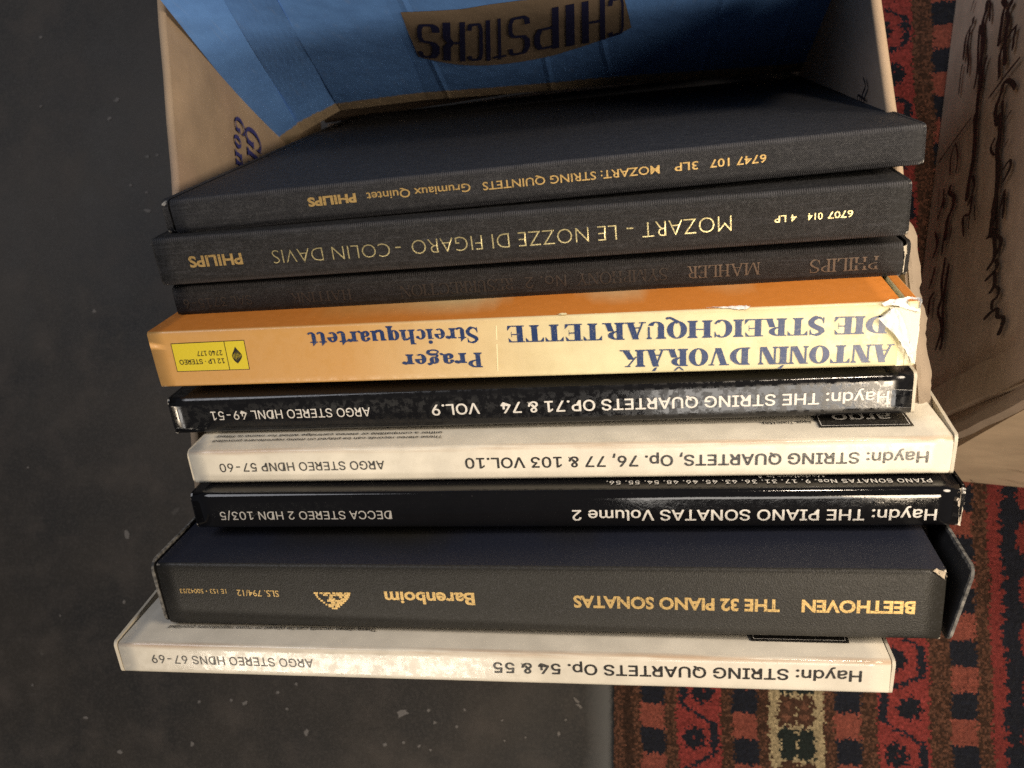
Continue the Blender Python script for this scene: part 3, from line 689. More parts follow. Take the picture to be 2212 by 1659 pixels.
def panel(name, p00, p10, p11, p01, th, mat, parent, nx=16, nz=10, wave=0.0008, seed=0, bow=0.0):
    """board between four corners (bottom a, bottom b, top b, top a), th thick towards its right-hand normal, slightly warped"""
    p00, p10, p11, p01 = map(Vector, (p00, p10, p11, p01))
    nrm = (p10 - p00).cross(p01 - p00).normalized(); bm = bmesh.new(); G = []
    for s in (0, 1):
        g = []
        for j in range(nz + 1):
            r = []
            for i in range(nx + 1):
                u, v = i / nx, j / nz
                p = p00 * (1 - u) * (1 - v) + p10 * u * (1 - v) + p11 * u * v + p01 * (1 - u) * v
                p = p + nrm * (bow * 4 * u * (1 - u) + mnoise.noise((p.x * 14 + seed, p.y * 14, p.z * 14)) * wave + (th if s else 0) + (1 if s else -1) * (-0.0007 if j == nz else 0))
                r.append(bm.verts.new(p))
            g.append(r)
        G.append(g)
    for s in (0, 1):
        for j in range(nz):
            for i in range(nx):
                q = (G[s][j][i], G[s][j][i + 1], G[s][j + 1][i + 1], G[s][j + 1][i])
                bm.faces.new(q if s else tuple(reversed(q)))
    rim = [G[0][0][i] for i in range(nx + 1)] + [G[0][j][nx] for j in range(1, nz + 1)] + [G[0][nz][i] for i in range(nx - 1, -1, -1)] + [G[0][j][0] for j in range(nz - 1, 0, -1)]
    rim1 = [G[1][0][i] for i in range(nx + 1)] + [G[1][j][nx] for j in range(1, nz + 1)] + [G[1][nz][i] for i in range(nx - 1, -1, -1)] + [G[1][j][0] for j in range(nz - 1, 0, -1)]
    n = len(rim)
    for k in range(n):
        f = bm.faces.new((rim[k], rim[(k + 1) % n], rim1[(k + 1) % n], rim1[k]))
    bmesh.ops.recalc_face_normals(bm, faces=bm.faces)
    return from_bm(name, bm, mat, parent)


def ribbon(name, pts, r, mat, parent, seg=8):
    """rounded fold running along a rim"""
    bm = bmesh.new(); rows = []
    for i, p in enumerate(pts):
        a = Vector(pts[max(0, i - 1)]); b = Vector(pts[min(len(pts) - 1, i + 1)]); d = (b - a).normalized(); s = d.cross(Vector((0, 0, 1))).normalized(); u = s.cross(d)
        rows.append([bm.verts.new(Vector(p) + (s * math.cos(k / seg * 2 * math.pi) * r[0] + u * math.sin(k / seg * 2 * math.pi) * r[1])) for k in range(seg)])
    for i in range(len(rows) - 1):
        for k in range(seg): bm.faces.new((rows[i][k], rows[i][(k + 1) % seg], rows[i + 1][(k + 1) % seg], rows[i + 1][k]))
    bm.faces.new(rows[0]); bm.faces.new(rows[-1])
    bmesh.ops.recalc_face_normals(bm, faces=bm.faces)
    return from_bm(name, bm, mat, parent, True)


box = thing("cardboard_box", "open brown cardboard box on the floor holding the leaning record boxes", "cardboard box")
ZT = 0.26; ZB = 0.004
LF = (-0.2395, 0.262); LN = (-0.2045, -0.084); RF = (0.088, 0.298); RN = (0.115, -0.049)
def wl(p, z, dx): return (p[0] + dx, p[1], z)
# left, right, far, near walls (outer faces out), rims a touch narrower than the foot
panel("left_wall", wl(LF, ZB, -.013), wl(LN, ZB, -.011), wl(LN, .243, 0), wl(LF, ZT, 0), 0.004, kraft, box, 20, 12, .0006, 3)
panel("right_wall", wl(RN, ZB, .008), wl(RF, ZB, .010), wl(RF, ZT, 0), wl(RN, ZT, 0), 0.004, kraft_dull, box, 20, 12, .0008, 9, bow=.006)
panel("far_wall", (RF[0] + .006, RF[1], ZB), (LF[0] - .009, LF[1], ZB), (LF[0] + .004, LF[1], ZT + .085), (RF[0] - .004, RF[1], ZT + .085), 0.004, kraft_dull, box, 16, 10, .001, 5)  # unseen top carried above the rim to block light from behind the liner
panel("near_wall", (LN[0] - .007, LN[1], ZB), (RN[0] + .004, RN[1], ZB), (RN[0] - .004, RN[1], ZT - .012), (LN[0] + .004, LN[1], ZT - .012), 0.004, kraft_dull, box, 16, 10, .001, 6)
bm = bmesh.new(); q = [(LN[0] - .004, LN[1] + .002), (RN[0] + .002, RN[1] + .002), (RF[0] + .003, RF[1] - .002), (LF[0] - .007, LF[1] - .002)]
vb = [bm.verts.new((x, y, .0022)) for x, y in q]; vt = [bm.verts.new((x, y, .0056)) for x, y in q]
bm.faces.new(vt); bm.faces.new(list(reversed(vb)))
for i in range(4): bm.faces.new((vb[i], vb[(i + 1) % 4], vt[(i + 1) % 4], vt[i]))
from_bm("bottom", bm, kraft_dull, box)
def lerp2(a, b, t): return (a[0] + (b[0] - a[0]) * t, a[1] + (b[1] - a[1]) * t)
ribbon("left_rim", [(lerp2(LF, LN, i / 14)[0] - .0020 + .0006 * mnoise.noise((i * .7, 0, 0)), lerp2(LF, LN, i / 14)[1], ZT - .017 * i / 14 - .0004 + .0004 * mnoise.noise((i, 2, 0))) for i in range(15)], (0.0023, 0.0014), kraft_edge, box)
ribbon("right_rim", [(lerp2(RF, RN, i / 14)[0] + .0020 + .006 * 4 * (i / 14) * (1 - i / 14) + .0006 * mnoise.noise((i * .7, 5, 0)), lerp2(RF, RN, i / 14)[1], ZT - .0004 + .0004 * mnoise.noise((i, 7, 0))) for i in range(9)], (0.0024, 0.0016), kraft_edge, box)
# torn stub of the right flap, bent outwards
bm = bmesh.new(); rr_ = random.Random(8); top = []; n = 44
for i in range(n + 1):
    t = i / n; y = 0.1085 - t * 0.098
    ur = (RF[1] - y) / (RF[1] - RN[1]); xi = RF[0] + (RN[0] - RF[0]) * ur + .006 * 4 * ur * (1 - ur)
    wid = 0.0055 * min(1.0, t * 9 + .05) + 0.0011 * mnoise.noise((t * 9, 1, 2)) + 0.0009 * mnoise.noise((t * 31, 4, 2)) + .0014 * t
    row = []
    for k in range(5):
        e = k / 4
        row.append((xi + .002 + wid * e, y + 0.0008 * mnoise.noise((t * 20, e * 3, 9)), ZT + .0012 - 0.004 * e * e + 0.0006 * mnoise.noise((t * 14, e * 4, 1))))
    top.append(row)
V0 = [[bm.verts.new(p) for p in r] for r in top]; V1 = [[bm.verts.new((p[0], p[1], p[2] - .0028 * (1 - .6 * k / 4))) for k, p in enumerate(r)] for r in top]
for i in range(n):
    for k in range(4):
        bm.faces.new((V0[i][k], V0[i][k + 1], V0[i + 1][k + 1], V0[i + 1][k])); bm.faces.new((V1[i][k], V1[i + 1][k], V1[i + 1][k + 1], V1[i][k + 1]))
    bm.faces.new((V0[i][4], V1[i][4], V1[i + 1][4], V0[i + 1][4])); bm.faces.new((V0[i][0], V0[i + 1][0], V1[i + 1][0], V1[i][0]))
for i in (0, n):
    bm.faces.new([V0[i][k] for k in range(5)] + [V1[i][k] for k in range(4, -1, -1)])
bmesh.ops.recalc_face_normals(bm, faces=bm.faces)
from_bm("torn_flap", bm, card_mat("torn_kraft", (0.27, 0.215, 0.16), 0.75), box)
# blue print on the inside of the left wall: reads towards the viewer, tops downwards
violet = plain("violet_print", (0.045, 0.045, 0.20), 0.7, 0, 0.7, 0.4)
def bilin(p00, p10, p11, p01, u, v): return Vector(p00) * (1 - u) * (1 - v) + Vector(p10) * u * (1 - v) + Vector(p11) * u * v + Vector(p01) * (1 - u) * v
LWALL = (wl(LF, ZB, -.013), wl(LN, ZB, -.011), wl(LN, .243, 0), wl(LF, ZT, 0)); RWALL = (wl(RN, ZB, .008), wl(RF, ZB, .010), wl(RF, ZT, 0), wl(RN, ZT, 0))
lnrm = Vector((1, .1, 0)).normalized()
def wall_text(ch, a, d, wdt, hgt, wgt):
    """a: mm along the wall from its far end, d: mm above the foot; letters run towards the viewer with their tops down"""
    def place(u, v, e): return tuple(bilin(*LWALL, (a - wdt / 2 + u * 1000) / 348, (d - v * 1000) / 256) + lnrm * (0.0011 + e))
    lettering(box, "printed_lettering", ch, violet, place, wdt * MM, hgt * MM, 'serif', w=wgt, t=.07)
for ch, a, d, wd, hg in (("G", 70, 172, 10.5, 14), ("o", 81.5, 175, 8.5, 14), ("n", 92, 175, 9.5, 14), ("G", 70.5, 151.5, 13.5, 24), ("K", 86, 151, 14.0, 24)):
    wall_text(ch, a, d, wd, hg, .19)

# blue printed sheet standing inside, folded round the far left corner, printing upside down
liner = thing("cardboard_liner", "blue printed cardboard sheet standing folded inside the open cardboard box", "cardboard sheet", Matrix.Translation((0, 0, 0.09)))
f0, f1, f2, f3 = (-0.2478, 0.2085, 0), (-0.2317, 0.2204, 0), (-0.2044, 0.2349, 0), (0.1076, 0.2462, 0)
g0, g1, g2, g3 = (-0.2290, 0.2200, .205), (-0.2020, 0.2290, .205), (-0.1718, 0.2200, .205), (0.0975, 0.2285, .205)
def lin(a, b, t): return tuple(a[i] + (b[i] - a[i]) * t for i in range(3))
HL = 0.27  # sheet extended upwards out of view to shade the deep part of the cover
g0, g1, g2, g3 = [lin(a_, b_, HL / .205) for a_, b_ in ((f0, g0), (f1, g1), (f2, g2), (f3, g3))]
def facet(name, a, b, c, d, **k): return panel(name, b, a, d, c, 0.0028, blueprint, liner, **k)
facet("folded_strip", f0, f1, g1, g0, nx=8, nz=16, wave=.0016, seed=21)
facet("folded_strip", f1, f2, g2, g1, nx=8, nz=16, wave=.0008, seed=27)
f4 = (-0.1425, 0.2397, 0); k_ = (f4[0] - f2[0]) / (f3[0] - f2[0]); g4 = lin(g2, g3, k_ - .02); g4 = (g4[0], g4[1] + .002, g4[2])
facet("plain_panel", f2, f4, g4, g2, nx=10, nz=16, wave=.0010, seed=33)
facet("lettered_panel", f4, f3, g3, g4, nx=30, nz=16, wave=.0012, seed=33)
hx = Vector((0.9994, 0.0346, 0)).normalized(); vx = Vector((0.0023, -0.0871, 0.9962)); pn = hx.cross(vx)
if pn.y > 0: pn = -pn
P0 = Vector((-0.1425, 0.2371, 0.0))
lp_n = (Vector(f4) - Vector(f3)).cross(Vector(g3) - Vector(f3)).normalized()
def pp(a, b, lift):
    """point on the printed face of the lettered panel: a mm right of P0, b mm up"""
    v = b * MM / HL; x = P0.x + a * MM
    xa, xb = f4[0] + (g4[0] - f4[0]) * v, f3[0] + (g3[0] - f3[0]) * v
    u = (x - xa) / (xb - xa)
    p = Vector(lin(lin(f4, f3, u), lin(g4, g3, u), v))
    return p + lp_n * (mnoise.noise((p.x * 14 + 33, p.y * 14, p.z * 14)) * .0012 - lift)
pn = -lp_n
tan_ink = card_mat("bare_board_window", (0.22, 0.165, 0.115)); navy_ink = plain("navy_print", (0.010, 0.012, 0.055), 0.6, 0, 0.3, 0.2)
bn = [(17.5, 133.5), (15.2, 100), (12.4, 72.7), (21, 65), (30.5, 58.9), (40, 55.2), (49.5, 53.2), (61, 53), (72.4, 54.3), (82, 56), (92.6, 58.9), (111, 69), (130.1, 82.1), (137.9, 90.0), (136, 108), (134.6, 127.7), (119.4, 130.9), (100, 134), (83.1, 134.8), (66, 133), (50.8, 130.4), (35, 131.5)]
bm = bmesh.new(); ncol = 40   # laid as vertical strips so that it follows the board
def edge_at(poly, x):
    ys = []
    for i in range(len(poly)):
        (x0, y0), (x1, y1) = poly[i], poly[(i + 1) % len(poly)]
        if (x0 - x) * (x1 - x) <= 0 and x0 != x1: ys.append(y0 + (y1 - y0) * (x - x0) / (x1 - x0))
    return min(ys), max(ys)
bx0, bx1 = min(p[0] for p in bn) + .01, max(p[0] for p in bn) - .01; cols = []
for i in range(ncol + 1):
    x = bx0 + (bx1 - bx0) * i / ncol; lo, hi = edge_at(bn, x)
    cols.append([bm.verts.new(pp(x, lo + (hi - lo) * k / 8, 0.00025)) for k in range(9)])
for i in range(ncol):
    for k in range(8): bm.faces.new((cols[i][k], cols[i + 1][k], cols[i + 1][k + 1], cols[i][k + 1]))
from_bm("bare_banner", bm, tan_ink, liner)
base = [(134.5, 132.5), (120.6, 130.5), (96.3, 124.8), (76.0, 119.3), (63.0, 117.1), (48.1, 117.5), (24.0, 121.9)]; topl = [(133.4, 81.5), (118.0, 73.3), (90.7, 67.0), (67.9, 61.6), (53.3, 59.5), (36.6, 61.2), (11.7, 69.9)]
bs, ts = smooth_pts(base, 10), smooth_pts(topl, 10)
def word_pt(u, v):
    k = u * (len(bs) - 1); i = min(int(k), len(bs) - 2); r = k - i
    b = (bs[i][0] + (bs[i + 1][0] - bs[i][0]) * r, bs[i][1] + (bs[i + 1][1] - bs[i][1]) * r)
    t = (ts[i][0] + (ts[i + 1][0] - ts[i][0]) * r, ts[i][1] + (ts[i + 1][1] - ts[i][1]) * r)
    return pp(b[0] + (t[0] - b[0]) * v, b[1] + (t[1] - b[1]) * v, 0.00055)
# squared display letters: (strokes on a unit cell)
BL = {'C': [[(.95, .85), (.9, .95), (.25, .95), (.12, .8), (.12, .2), (.25, .07), (.9, .07), (.95, .2)]], 'H': [[(.14, 0), (.14, 1)], [(.86, 0), (.86, 1)], [(.14, .5), (.86, .5)]], 'I': [[(.5, 0), (.5, 1)]],
      'P': [[(.14, 0), (.14, 1)], [(.14, .93), (.75, .93), (.88, .8), (.88, .6), (.75, .45), (.14, .45)]], 'S': [[(.9, .78), (.85, .9), (.7, .94), (.25, .94), (.12, .8), (.12, .62), (.25, .52), (.75, .48), (.88, .38), (.88, .18), (.75, .06), (.25, .06), (.12, .12), (.1, .24)]],
      'T': [[(.5, 0), (.5, 1)], [(.02, .93), (.98, .93)]], 'K': [[(.14, 0), (.14, 1)], [(.86, 1), (.86, .62), (.7, .5), (.14, .5)], [(.7, .5), (.86, .38), (.86, 0)]]}
cells = [('C', .0, .105), ('H', .125, .225), ('I', .243, .283), ('P', .30, .40), ('S', .418, .53), ('T', .545, .645), ('I', .655, .70), ('C', .715, .80), ('K', .82, .90), ('S', .915, .995)]
for ch, a, b in cells:
    bm = bmesh.new(); k = 0
    for st in BL[ch]:
        wd = 0.0245 if ch != 'I' else 0.029
        pts = []
        for i in range(len(st) - 1):
            for j in range(4): pts.append(((st[i][0] + (st[i + 1][0] - st[i][0]) * j / 4), st[i][1] + (st[i + 1][1] - st[i][1]) * j / 4))
        pts.append(st[-1])
        pts = [(a + (b - a) * x, (0.03 + y * .94) * .45) for x, y in pts]   # cell units: the word is about 2.2 times as long as high
        for p in stroke(pts, wd):
            bm.faces.new([bm.verts.new(word_pt(max(0, min(1, x)), y / .45) + pn * k * 4e-6) for x, y in p]); k += 1
    from_bm("printed_letter", bm, navy_ink, liner)

# ------------------------------------------------------------------ second cardboard box with handwriting
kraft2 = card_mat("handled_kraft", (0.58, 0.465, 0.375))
box2 = thing("cardboard_box", "brown cardboard box covered in black marker handwriting beside the stack", "cardboard box")
K0, K1 = Vector((0.1836, -0.0060, 0.0025)), Vector((0.2448, 0.4300, 0.0025)); H2 = 0.27
dx2 = (K1 - K0).normalized()
panel("left_wall", K1, K0, (0.1914, .047, H2), (K1.x + .0004, K1.y, H2), 0.004, kraft2, box2, 24, 14, .0004, 41)
K2 = Vector((0.470, -0.034, .0025)); K3 = K2 + (K1 - K0)
panel("near_wall", (K0.x + .002, -.0080, .0025), K2, (0.478, .022, H2), (0.1890, .0455, H2), 0.004, kraft_pale, box2, 20, 12, .001, 42)
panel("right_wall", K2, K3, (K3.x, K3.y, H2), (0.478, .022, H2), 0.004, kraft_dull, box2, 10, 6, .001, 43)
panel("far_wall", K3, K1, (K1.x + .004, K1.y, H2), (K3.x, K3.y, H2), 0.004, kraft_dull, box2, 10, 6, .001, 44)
panel("top_flap", (0.1875, .047, H2 + .003), (0.478, .022, H2 + .003), (K3.x, K3.y, H2 + .003), (K1.x + .004, K1.y, H2 + .003), 0.004, kraft_dull, box2, 12, 8, .001, 45)
wa = Vector((0.1787, -.0072, 0)); wd2 = Vector((0.0481, .3407, 0)).normalized(); wn2 = Vector((-wd2.y, wd2.x, 0))
def w2(a, z, lift):
    p = wa + wd2 * a * MM + Vector((0, 0, z * MM))
    return p + wn2 * lift
# overlapped corner tab with a pale edge and a bent crease
tabp = []
bm = bmesh.new()
for i in range(13):
    z = 8 + i * 19.0; a0 = 23 + z * .115 + 1.2 * mnoise.noise((i * .5, 3, 1)); a1 = a0 + 20 + 1.0 * mnoise.noise((i * .8, 7, 1))
    tabp.append((bm.verts.new(w2(a0, z, .0034)), bm.verts.new(w2(a0 + 7, z, .0042)), bm.verts.new(w2(a1, z, .0032)), bm.verts.new(w2(a1 + .6, z, .0008)), bm.verts.new(w2(a0 - 1.2, z, .0006))))
for i in range(12):
    a, b = tabp[i], tabp[i + 1]
    for k, j in ((4, 0), (0, 1), (1, 2), (2, 3)): bm.faces.new((a[k], a[j], b[j], b[k]))
bmesh.ops.recalc_face_normals(bm, faces=bm.faces)
from_bm("corner_tab", bm, card_mat("tab_kraft", (0.46, 0.36, 0.27)), box2)
bm = bmesh.new(); rows = []
for i in range(15):
    z = 2 + i * 17.0; a0 = 8 + z * .155 + 2.0 * mnoise.noise((i * .45, 13, 1))
    rows.append([bm.verts.new(w2(a0 - 7, z, .0006)), bm.verts.new(w2(a0 - 5, z, .0040)), bm.verts.new(w2(a0, z, .0052)), bm.verts.new(w2(a0 + 3.0, z, .0042)), bm.verts.new(w2(a0 + 4.2, z, .0008))])
for i in range(14):
    for k in range(4): bm.faces.new((rows[i][k], rows[i][k + 1], rows[i + 1][k + 1], rows[i + 1][k]))
bmesh.ops.recalc_face_normals(bm, faces=bm.faces)
from_bm("bent_edge", bm, card_mat("bent_kraft", (0.36, 0.28, 0.21)), box2)
marker = plain("black_marker", (0.020, 0.014, 0.016), 0.5, 0, 0.5, 0.5)
HAND=[(1.2,[(317,50),(311,46)]),(1.5,[(303,53),(298,53),(295,43),(278,43)]),(1.2,[(299,49),(293,49),(285,49),(272,54),(263,55)]),(0.8,[(276,42),(268,41),(254,42)]),(2.2,[(302,77),(295,77),(288,73),(271,79),(258,79),(244,82),(234,82),(216,84)]),(1.0,[(300,81),(293,84),(283,86)]),(1.4,[(290,68),(275,70),(258,74),(245,72)]),(1.2,[(260,89),(250,85),(238,85)]),(2.0,[(288,103),(280,111),(278,108),(266,107),(259,107),(257,110)]),(2.0,[(279,117),(276,120),(275,114),(268,118),(259,117),(249,118),(238,122)]),(1.5,[(257,133),(256,122),(250,111),(235,114),(234,112)]),(1.2,[(257,131),(250,130),(243,130)]),(1.6,[(233,143),(231,124),(227,100)]),(2.0,[(216,138),(217,140),(224,132),(227,123),(222,121),(219,118),(213,115),(202,120)]),(1.4,[(216,124),(207,126),(200,125)]),(1.4,[(204,139),(200,130)]),(2.4,[(226,80),(209,85),(193,87),(180,84),(168,84)]),(1.3,[(183,89),(174,94),(164,86)]),(1.4,[(170,92),(158,92),(159,81),(145,86)]),(1.2,[(162,98),(151,102)]),(1.2,[(161,91),(148,93)]),(2.4,[(209,122),(198,126),(184,126),(174,130),(160,132),(149,131),(138,131),(134,130)]),(1.4,[(175,127),(151,134),(132,139)]),(1.2,[(196,119),(191,114),(185,120),(185,124)]),(1.2,[(184,135),(187,140)]),(1.3,[(170,136),(173,145),(168,147),(162,138)]),(1.2,[(147,140),(157,143),(140,145)]),(1.3,[(226,73),(222,47),(216,14)]),(1.0,[(219,48),(211,42),(197,45)]),(1.0,[(219,48),(206,56),(195,56)]),(1.0,[(194,25),(170,30)]),(1.1,[(192,35),(177,39),(184,38),(170,30)]),(2.2,[(190,49),(185,48),(179,58),(171,58),(165,51),(151,52)]),(1.2,[(159,61),(149,60)]),(1.3,[(164,27),(156,33)]),(1.6,[(163,28),(153,36),(144,30)]),(1.4,[(160,49),(150,48),(142,48)]),(1.1,[(157,62),(147,59)]),(1.4,[(137,37),(132,36),(123,30)]),(1.6,[(139,56),(133,56),(123,55),(112,59),(103,55),(91,66),(77,59)]),(1.6,[(133,65),(124,64),(106,63),(86,69),(76,68)]),(1.8,[(119,42),(114,34),(104,36)]),(1.2,[(115,43),(100,45)]),(2.0,[(138,133),(128,138),(119,140),(114,131)]),(1.8,[(134,124),(134,130),(131,141),(127,147),(122,144),(119,137)]),(1.8,[(118,143),(112,145),(108,130)]),(1.8,[(111,143),(103,145),(99,139)]),(1.6,[(102,146),(99,152),(95,150),(94,145),(89,145)]),(2.0,[(85,135),(88,145),(88,153),(84,154),(82,162),(78,162),(73,158)])]
for (wd, pts) in HAND:
    bm = bmesh.new(); sp = smooth_pts(pts, 4) if len(pts) > 2 else pts
    ws = [wd * (0.75 + 0.5 * abs(mnoise.noise((i * .6, wd, pts[0][0])))) for i in range(len(sp))]; ws[0] *= .6; ws[-1] *= .45
    for k, p in enumerate(stroke([(a, z * .36) for a, z in sp], [x * 1.25 for x in ws])):
        p = [(a, z / .36) for a, z in p]   # broad chisel nib, tall letters
        bm.faces.new([bm.verts.new(w2(a, z, .0015 + wd * 0.00012 + (k % 5) * 4e-6 + (pts[0][0] % 7) * 1.5e-5)) for a, z in p])
    from_bm("handwriting", bm, marker, box2)
for (wd, pts) in ((1.5, [(226, 231), (221, 233), (220, 227), (218, 222)]), (1.2, [(216, 229), (223, 218), (220, 215)])):
    bm = bmesh.new()
    for k, p in enumerate(stroke(smooth_pts(pts, 4), wd)):
        u_ = lambda a: a / 348
        bm.faces.new([bm.verts.new(bilin(*RWALL, a / 348, z / 256) + Vector((.006 * 4 * (a / 348) * (1 - a / 348) - .0012, 0, 0))) for a, z in p])
    from_bm("marker_scribble", bm, marker, box)
scratch = plain("brown_mark", (0.10, 0.045, 0.02), 0.8, 0, 0.6, 0.4)
nA, nB, nC = Vector((K0.x + .002, -.0080, .0025)), K2, Vector((0.1890, .0455, H2))
nn = (nB - nA).cross(nC - nA).normalized(); nh = (nB - nA).normalized(); nv = nn.cross(nh)
for (a, b, l, an, wd) in ((50, 22, 26, 14, 1.0), (44, 52, 24, 12, 1.1), (74, 64, 22, 10, 1.1), (36, 10, 8, 30, .8), (86, 84, 20, 16, .9), (60, 8, 14, -8, .5)):
    bm = bmesh.new(); pts = [(a + l * i / 8 * math.cos(R(an)), b - l * i / 8 * math.sin(R(an)) + 1.2 * math.sin(i * .9)) for i in range(9)]
    for p in stroke(pts, [.2 * wd] + [wd * (.6 + .5 * abs(mnoise.noise((i, a, b)))) for i in range(7)] + [.1]):
        bm.faces.new([bm.verts.new(nA + nh * x * MM + nv * y * MM + nn * .0052) for x, y in p])
    from_bm("scratch_mark", bm, scratch, box2)

# ------------------------------------------------------------------ floor and rug
t = NT("dark_vinyl"); v = t.coord(); x, y, z = t.sep(v)
n = t.noise(v, 0.0065, 6.0, 0.6); n2 = t.noise(v, 0.028, 6.0, 0.62); n3 = t.noise(v, 0.5, 4.0)
c = t.mix(t.step(n, 0.36, 0.64), (0.015, 0.0145, 0.0145), (0.034, 0.029, 0.024))
c = t.mix(t.m_('MULTIPLY', t.step(n2, 0.48, 0.72), 0.55), c, (0.062, 0.052, 0.045))
c = t.mix(t.m_('MULTIPLY', t.step(n3, 0.45, 0.75), 0.5), c, (0.058, 0.052, 0.047))
scr = t.step(t.noise(t.stretch(v, (0.012, 0.35, 1)), 1.0, 4.0, 0.7), 0.66, 0.74)
c = t.mix(t.m_('MULTIPLY', scr, 0.22), c, (0.11, 0.10, 0.095))
sp = t.m_('MULTIPLY', t.step(t.noise(v, 0.075, 3.0), 0.70, 0.78), t.step(n, 0.45, 0.6))
c = t.mix(t.m_('MULTIPLY', t.step(t.noise(t.stretch(v, (1, 0.6, 1)), 0.004, 5.0, 0.6), 0.5, 0.72), 0.45), c, (0.055, 0.052, 0.050))
c = t.mix(t.m_('MULTIPLY', sp, 0.4), c, (0.16, 0.15, 0.14))
ed = t.m_('MULTIPLY', t.step(t.m_('ADD', x, t.m_('MULTIPLY', t.noise(v, 0.03, 3.0), 8.0)), -36.0, -20.0), 0.8)
c = t.mix(ed, c, (0.085, 0.087, 0.088))
floor_m = t.done(c, t.m_('ADD', 0.5, t.m_('MULTIPLY', n2, 0.2)), t.bump(n2, 0.0006, 0.4), 0.3)
bm = bmesh.new(); bmesh.ops.create_grid(bm, x_segments=2, y_segments=2, size=2.5)
for q in bm.verts: q.co.z = -0.0025
floor = from_bm("floor", bm, floor_m); floor['kind'] = 'structure'
fleck_m = plain("paint_fleck", (0.135, 0.125, 0.118), 0.8, 0, 0.5, 0.4)
bm = bmesh.new(); fr = random.Random(3)
def fleck(cx, cy, rx, ry, rot=0.0):
    n = 11; pts = []
    for i in range(n):
        a = i / n * 2 * math.pi; k = fr.uniform(.55, 1.15); u, w_ = rx * k * math.cos(a), ry * k * math.sin(a)
        pts.append(bm.verts.new((cx + u * math.cos(rot) - w_ * math.sin(rot), cy + u * math.sin(rot) + w_ * math.cos(rot), -0.0021)))
    bm.faces.new(pts)
fleck(-0.1769,-0.1954,0.0056,0.0030,0.40);fleck(-0.2514,-0.2136,0.0020,0.0030,0.00);fleck(-0.3020,-0.1943,0.0026,0.0016,0.50);fleck(-0.3398,-0.1957,0.0016,0.0013,0.00);fleck(-0.2676,-0.1970,0.0013,0.0010,0.00);fleck(-0.1563,-0.1923,0.0016,0.0013,0.00);fleck(-0.1515,-0.2007,0.0016,0.0013,0.00);fleck(-0.1345,-0.2028,0.0013,0.0013,0.00);fleck(-0.1893,-0.2188,0.0020,0.0016,0.00);fleck(-0.1750,-0.2166,0.0013,0.0013,0.00);fleck(-0.1632,-0.2185,0.0016,0.0013,0.60);fleck(-0.3441,-0.2278,0.0020,0.0020,0.00);fleck(-0.0586,-0.2033,0.0013,0.0023,0.00);fleck(-0.0831,-0.2074,0.0010,0.0010,0.00);fleck(-0.0536,-0.1932,0.0010,0.0010,0.00);fleck(-0.1005,-0.1962,0.0010,0.0010,0.00);fleck(-0.1291,-0.1901,0.0010,0.0013,0.00);fleck(-0.2755,-0.1853,0.0016,0.0013,0.00);fleck(-0.5099,0.3523,0.0020,0.0013,0.50);fleck(-0.4358,0.2931,0.0033,0.0020,0.50);fleck(-0.4417,0.2769,0.0026,0.0016,0.60);fleck(-0.4192,0.2188,0.0016,0.0016,0.00);fleck(-0.4044,0.2124,0.0016,0.0013,0.00);fleck(-0.4032,0.1967,0.0046,0.0016,-0.20);fleck(-0.3964,0.2435,0.0016,0.0013,0.00);fleck(-0.4055,0.2427,0.0020,0.0016,0.00);fleck(-0.4465,0.1133,0.0020,0.0016,0.00);fleck(-0.5061,0.2906,0.0016,0.0013,0.00);fleck(-0.3131,-0.1928,0.0013,0.0013,0.00);fleck(-0.2608,-0.1783,0.0013,0.0016,0.00);fleck(-0.4071,-0.0686,0.0030,0.0046,0.20);fleck(-0.4071,-0.1216,0.0013,0.0020,0.00);fleck(-0.3823,-0.0982,0.0016,0.0013,0.00);fleck(-0.4622,-0.1346,0.0010,0.0010,0.00);fleck(-0.4353,-0.2129,0.0030,0.0013,0.00);fleck(-0.4834,-0.1903,0.0010,0.0010,0.00);fleck(-0.4041,-0.2377,0.0026,0.0020,0.00);fleck(-0.4986,-0.0163,0.0013,0.0010,0.00);fleck(-0.0460,-0.1790,0.0013,0.0033,0.80);fleck(-0.0436,-0.1828,0.0030,0.0013,-0.60);fleck(-0.1543,-0.2207,0.0010,0.0010,0.00);fleck(-0.0986,-0.2107,0.0010,0.0010,0.00)
fl = from_bm("paint_flecks", bm, fleck_m, floor); fl['kind'] = 'stuff'

KN = 0.0013; X0, X1, Y0, Y1 = -0.0185, 0.62, -0.42, 0.66
nx, ny = int((X1 - X0) / KN), int((Y1 - Y0) / KN)
rs = np.random.RandomState(7)
xs = X0 + (np.arange(nx) + .5) * KN; ys = Y0 + (np.arange(ny) + .5) * KN
XX, YY = np.meshgrid(xs, ys)
XX = XX + 0.0007 * np.sin(YY * 95) + rs.normal(0, .0008, XX.shape); YY = YY + 0.0008 * np.sin(XX * 70) + rs.normal(0, .0007, XX.shape)
RED = np.array((0.31, 0.050, 0.045)); RED2 = np.array((0.32, 0.088, 0.062)); NAVY = np.array((0.012, 0.015, 0.026)); BRN = np.array((0.060, 0.028, 0.017)); BR2 = np.array((0.15, 0.065, 0.04)); CRM = np.array((0.46, 0.37, 0.22)); GRN = np.array((0.014, 0.022, 0.020))
img = np.zeros((ny, nx, 3)); img[:] = BRN
def band(a, b, col): img[(XX >= a) & (XX < b)] = col
def speck(a, b, c1, c2, p):
    m = (XX >= a) & (XX < b); r = rs.rand(*XX.shape) < p; img[m] = c1; img[m & r] = c2
def blocks(a, b, ph, bg=BR2):
    m = (XX >= a) & (XX < b); k = np.mod(YY - ph + .0351 / 4, .0351) < .0175
    img[m & k] = NAVY; img[m & ~k] = RED2 * .9
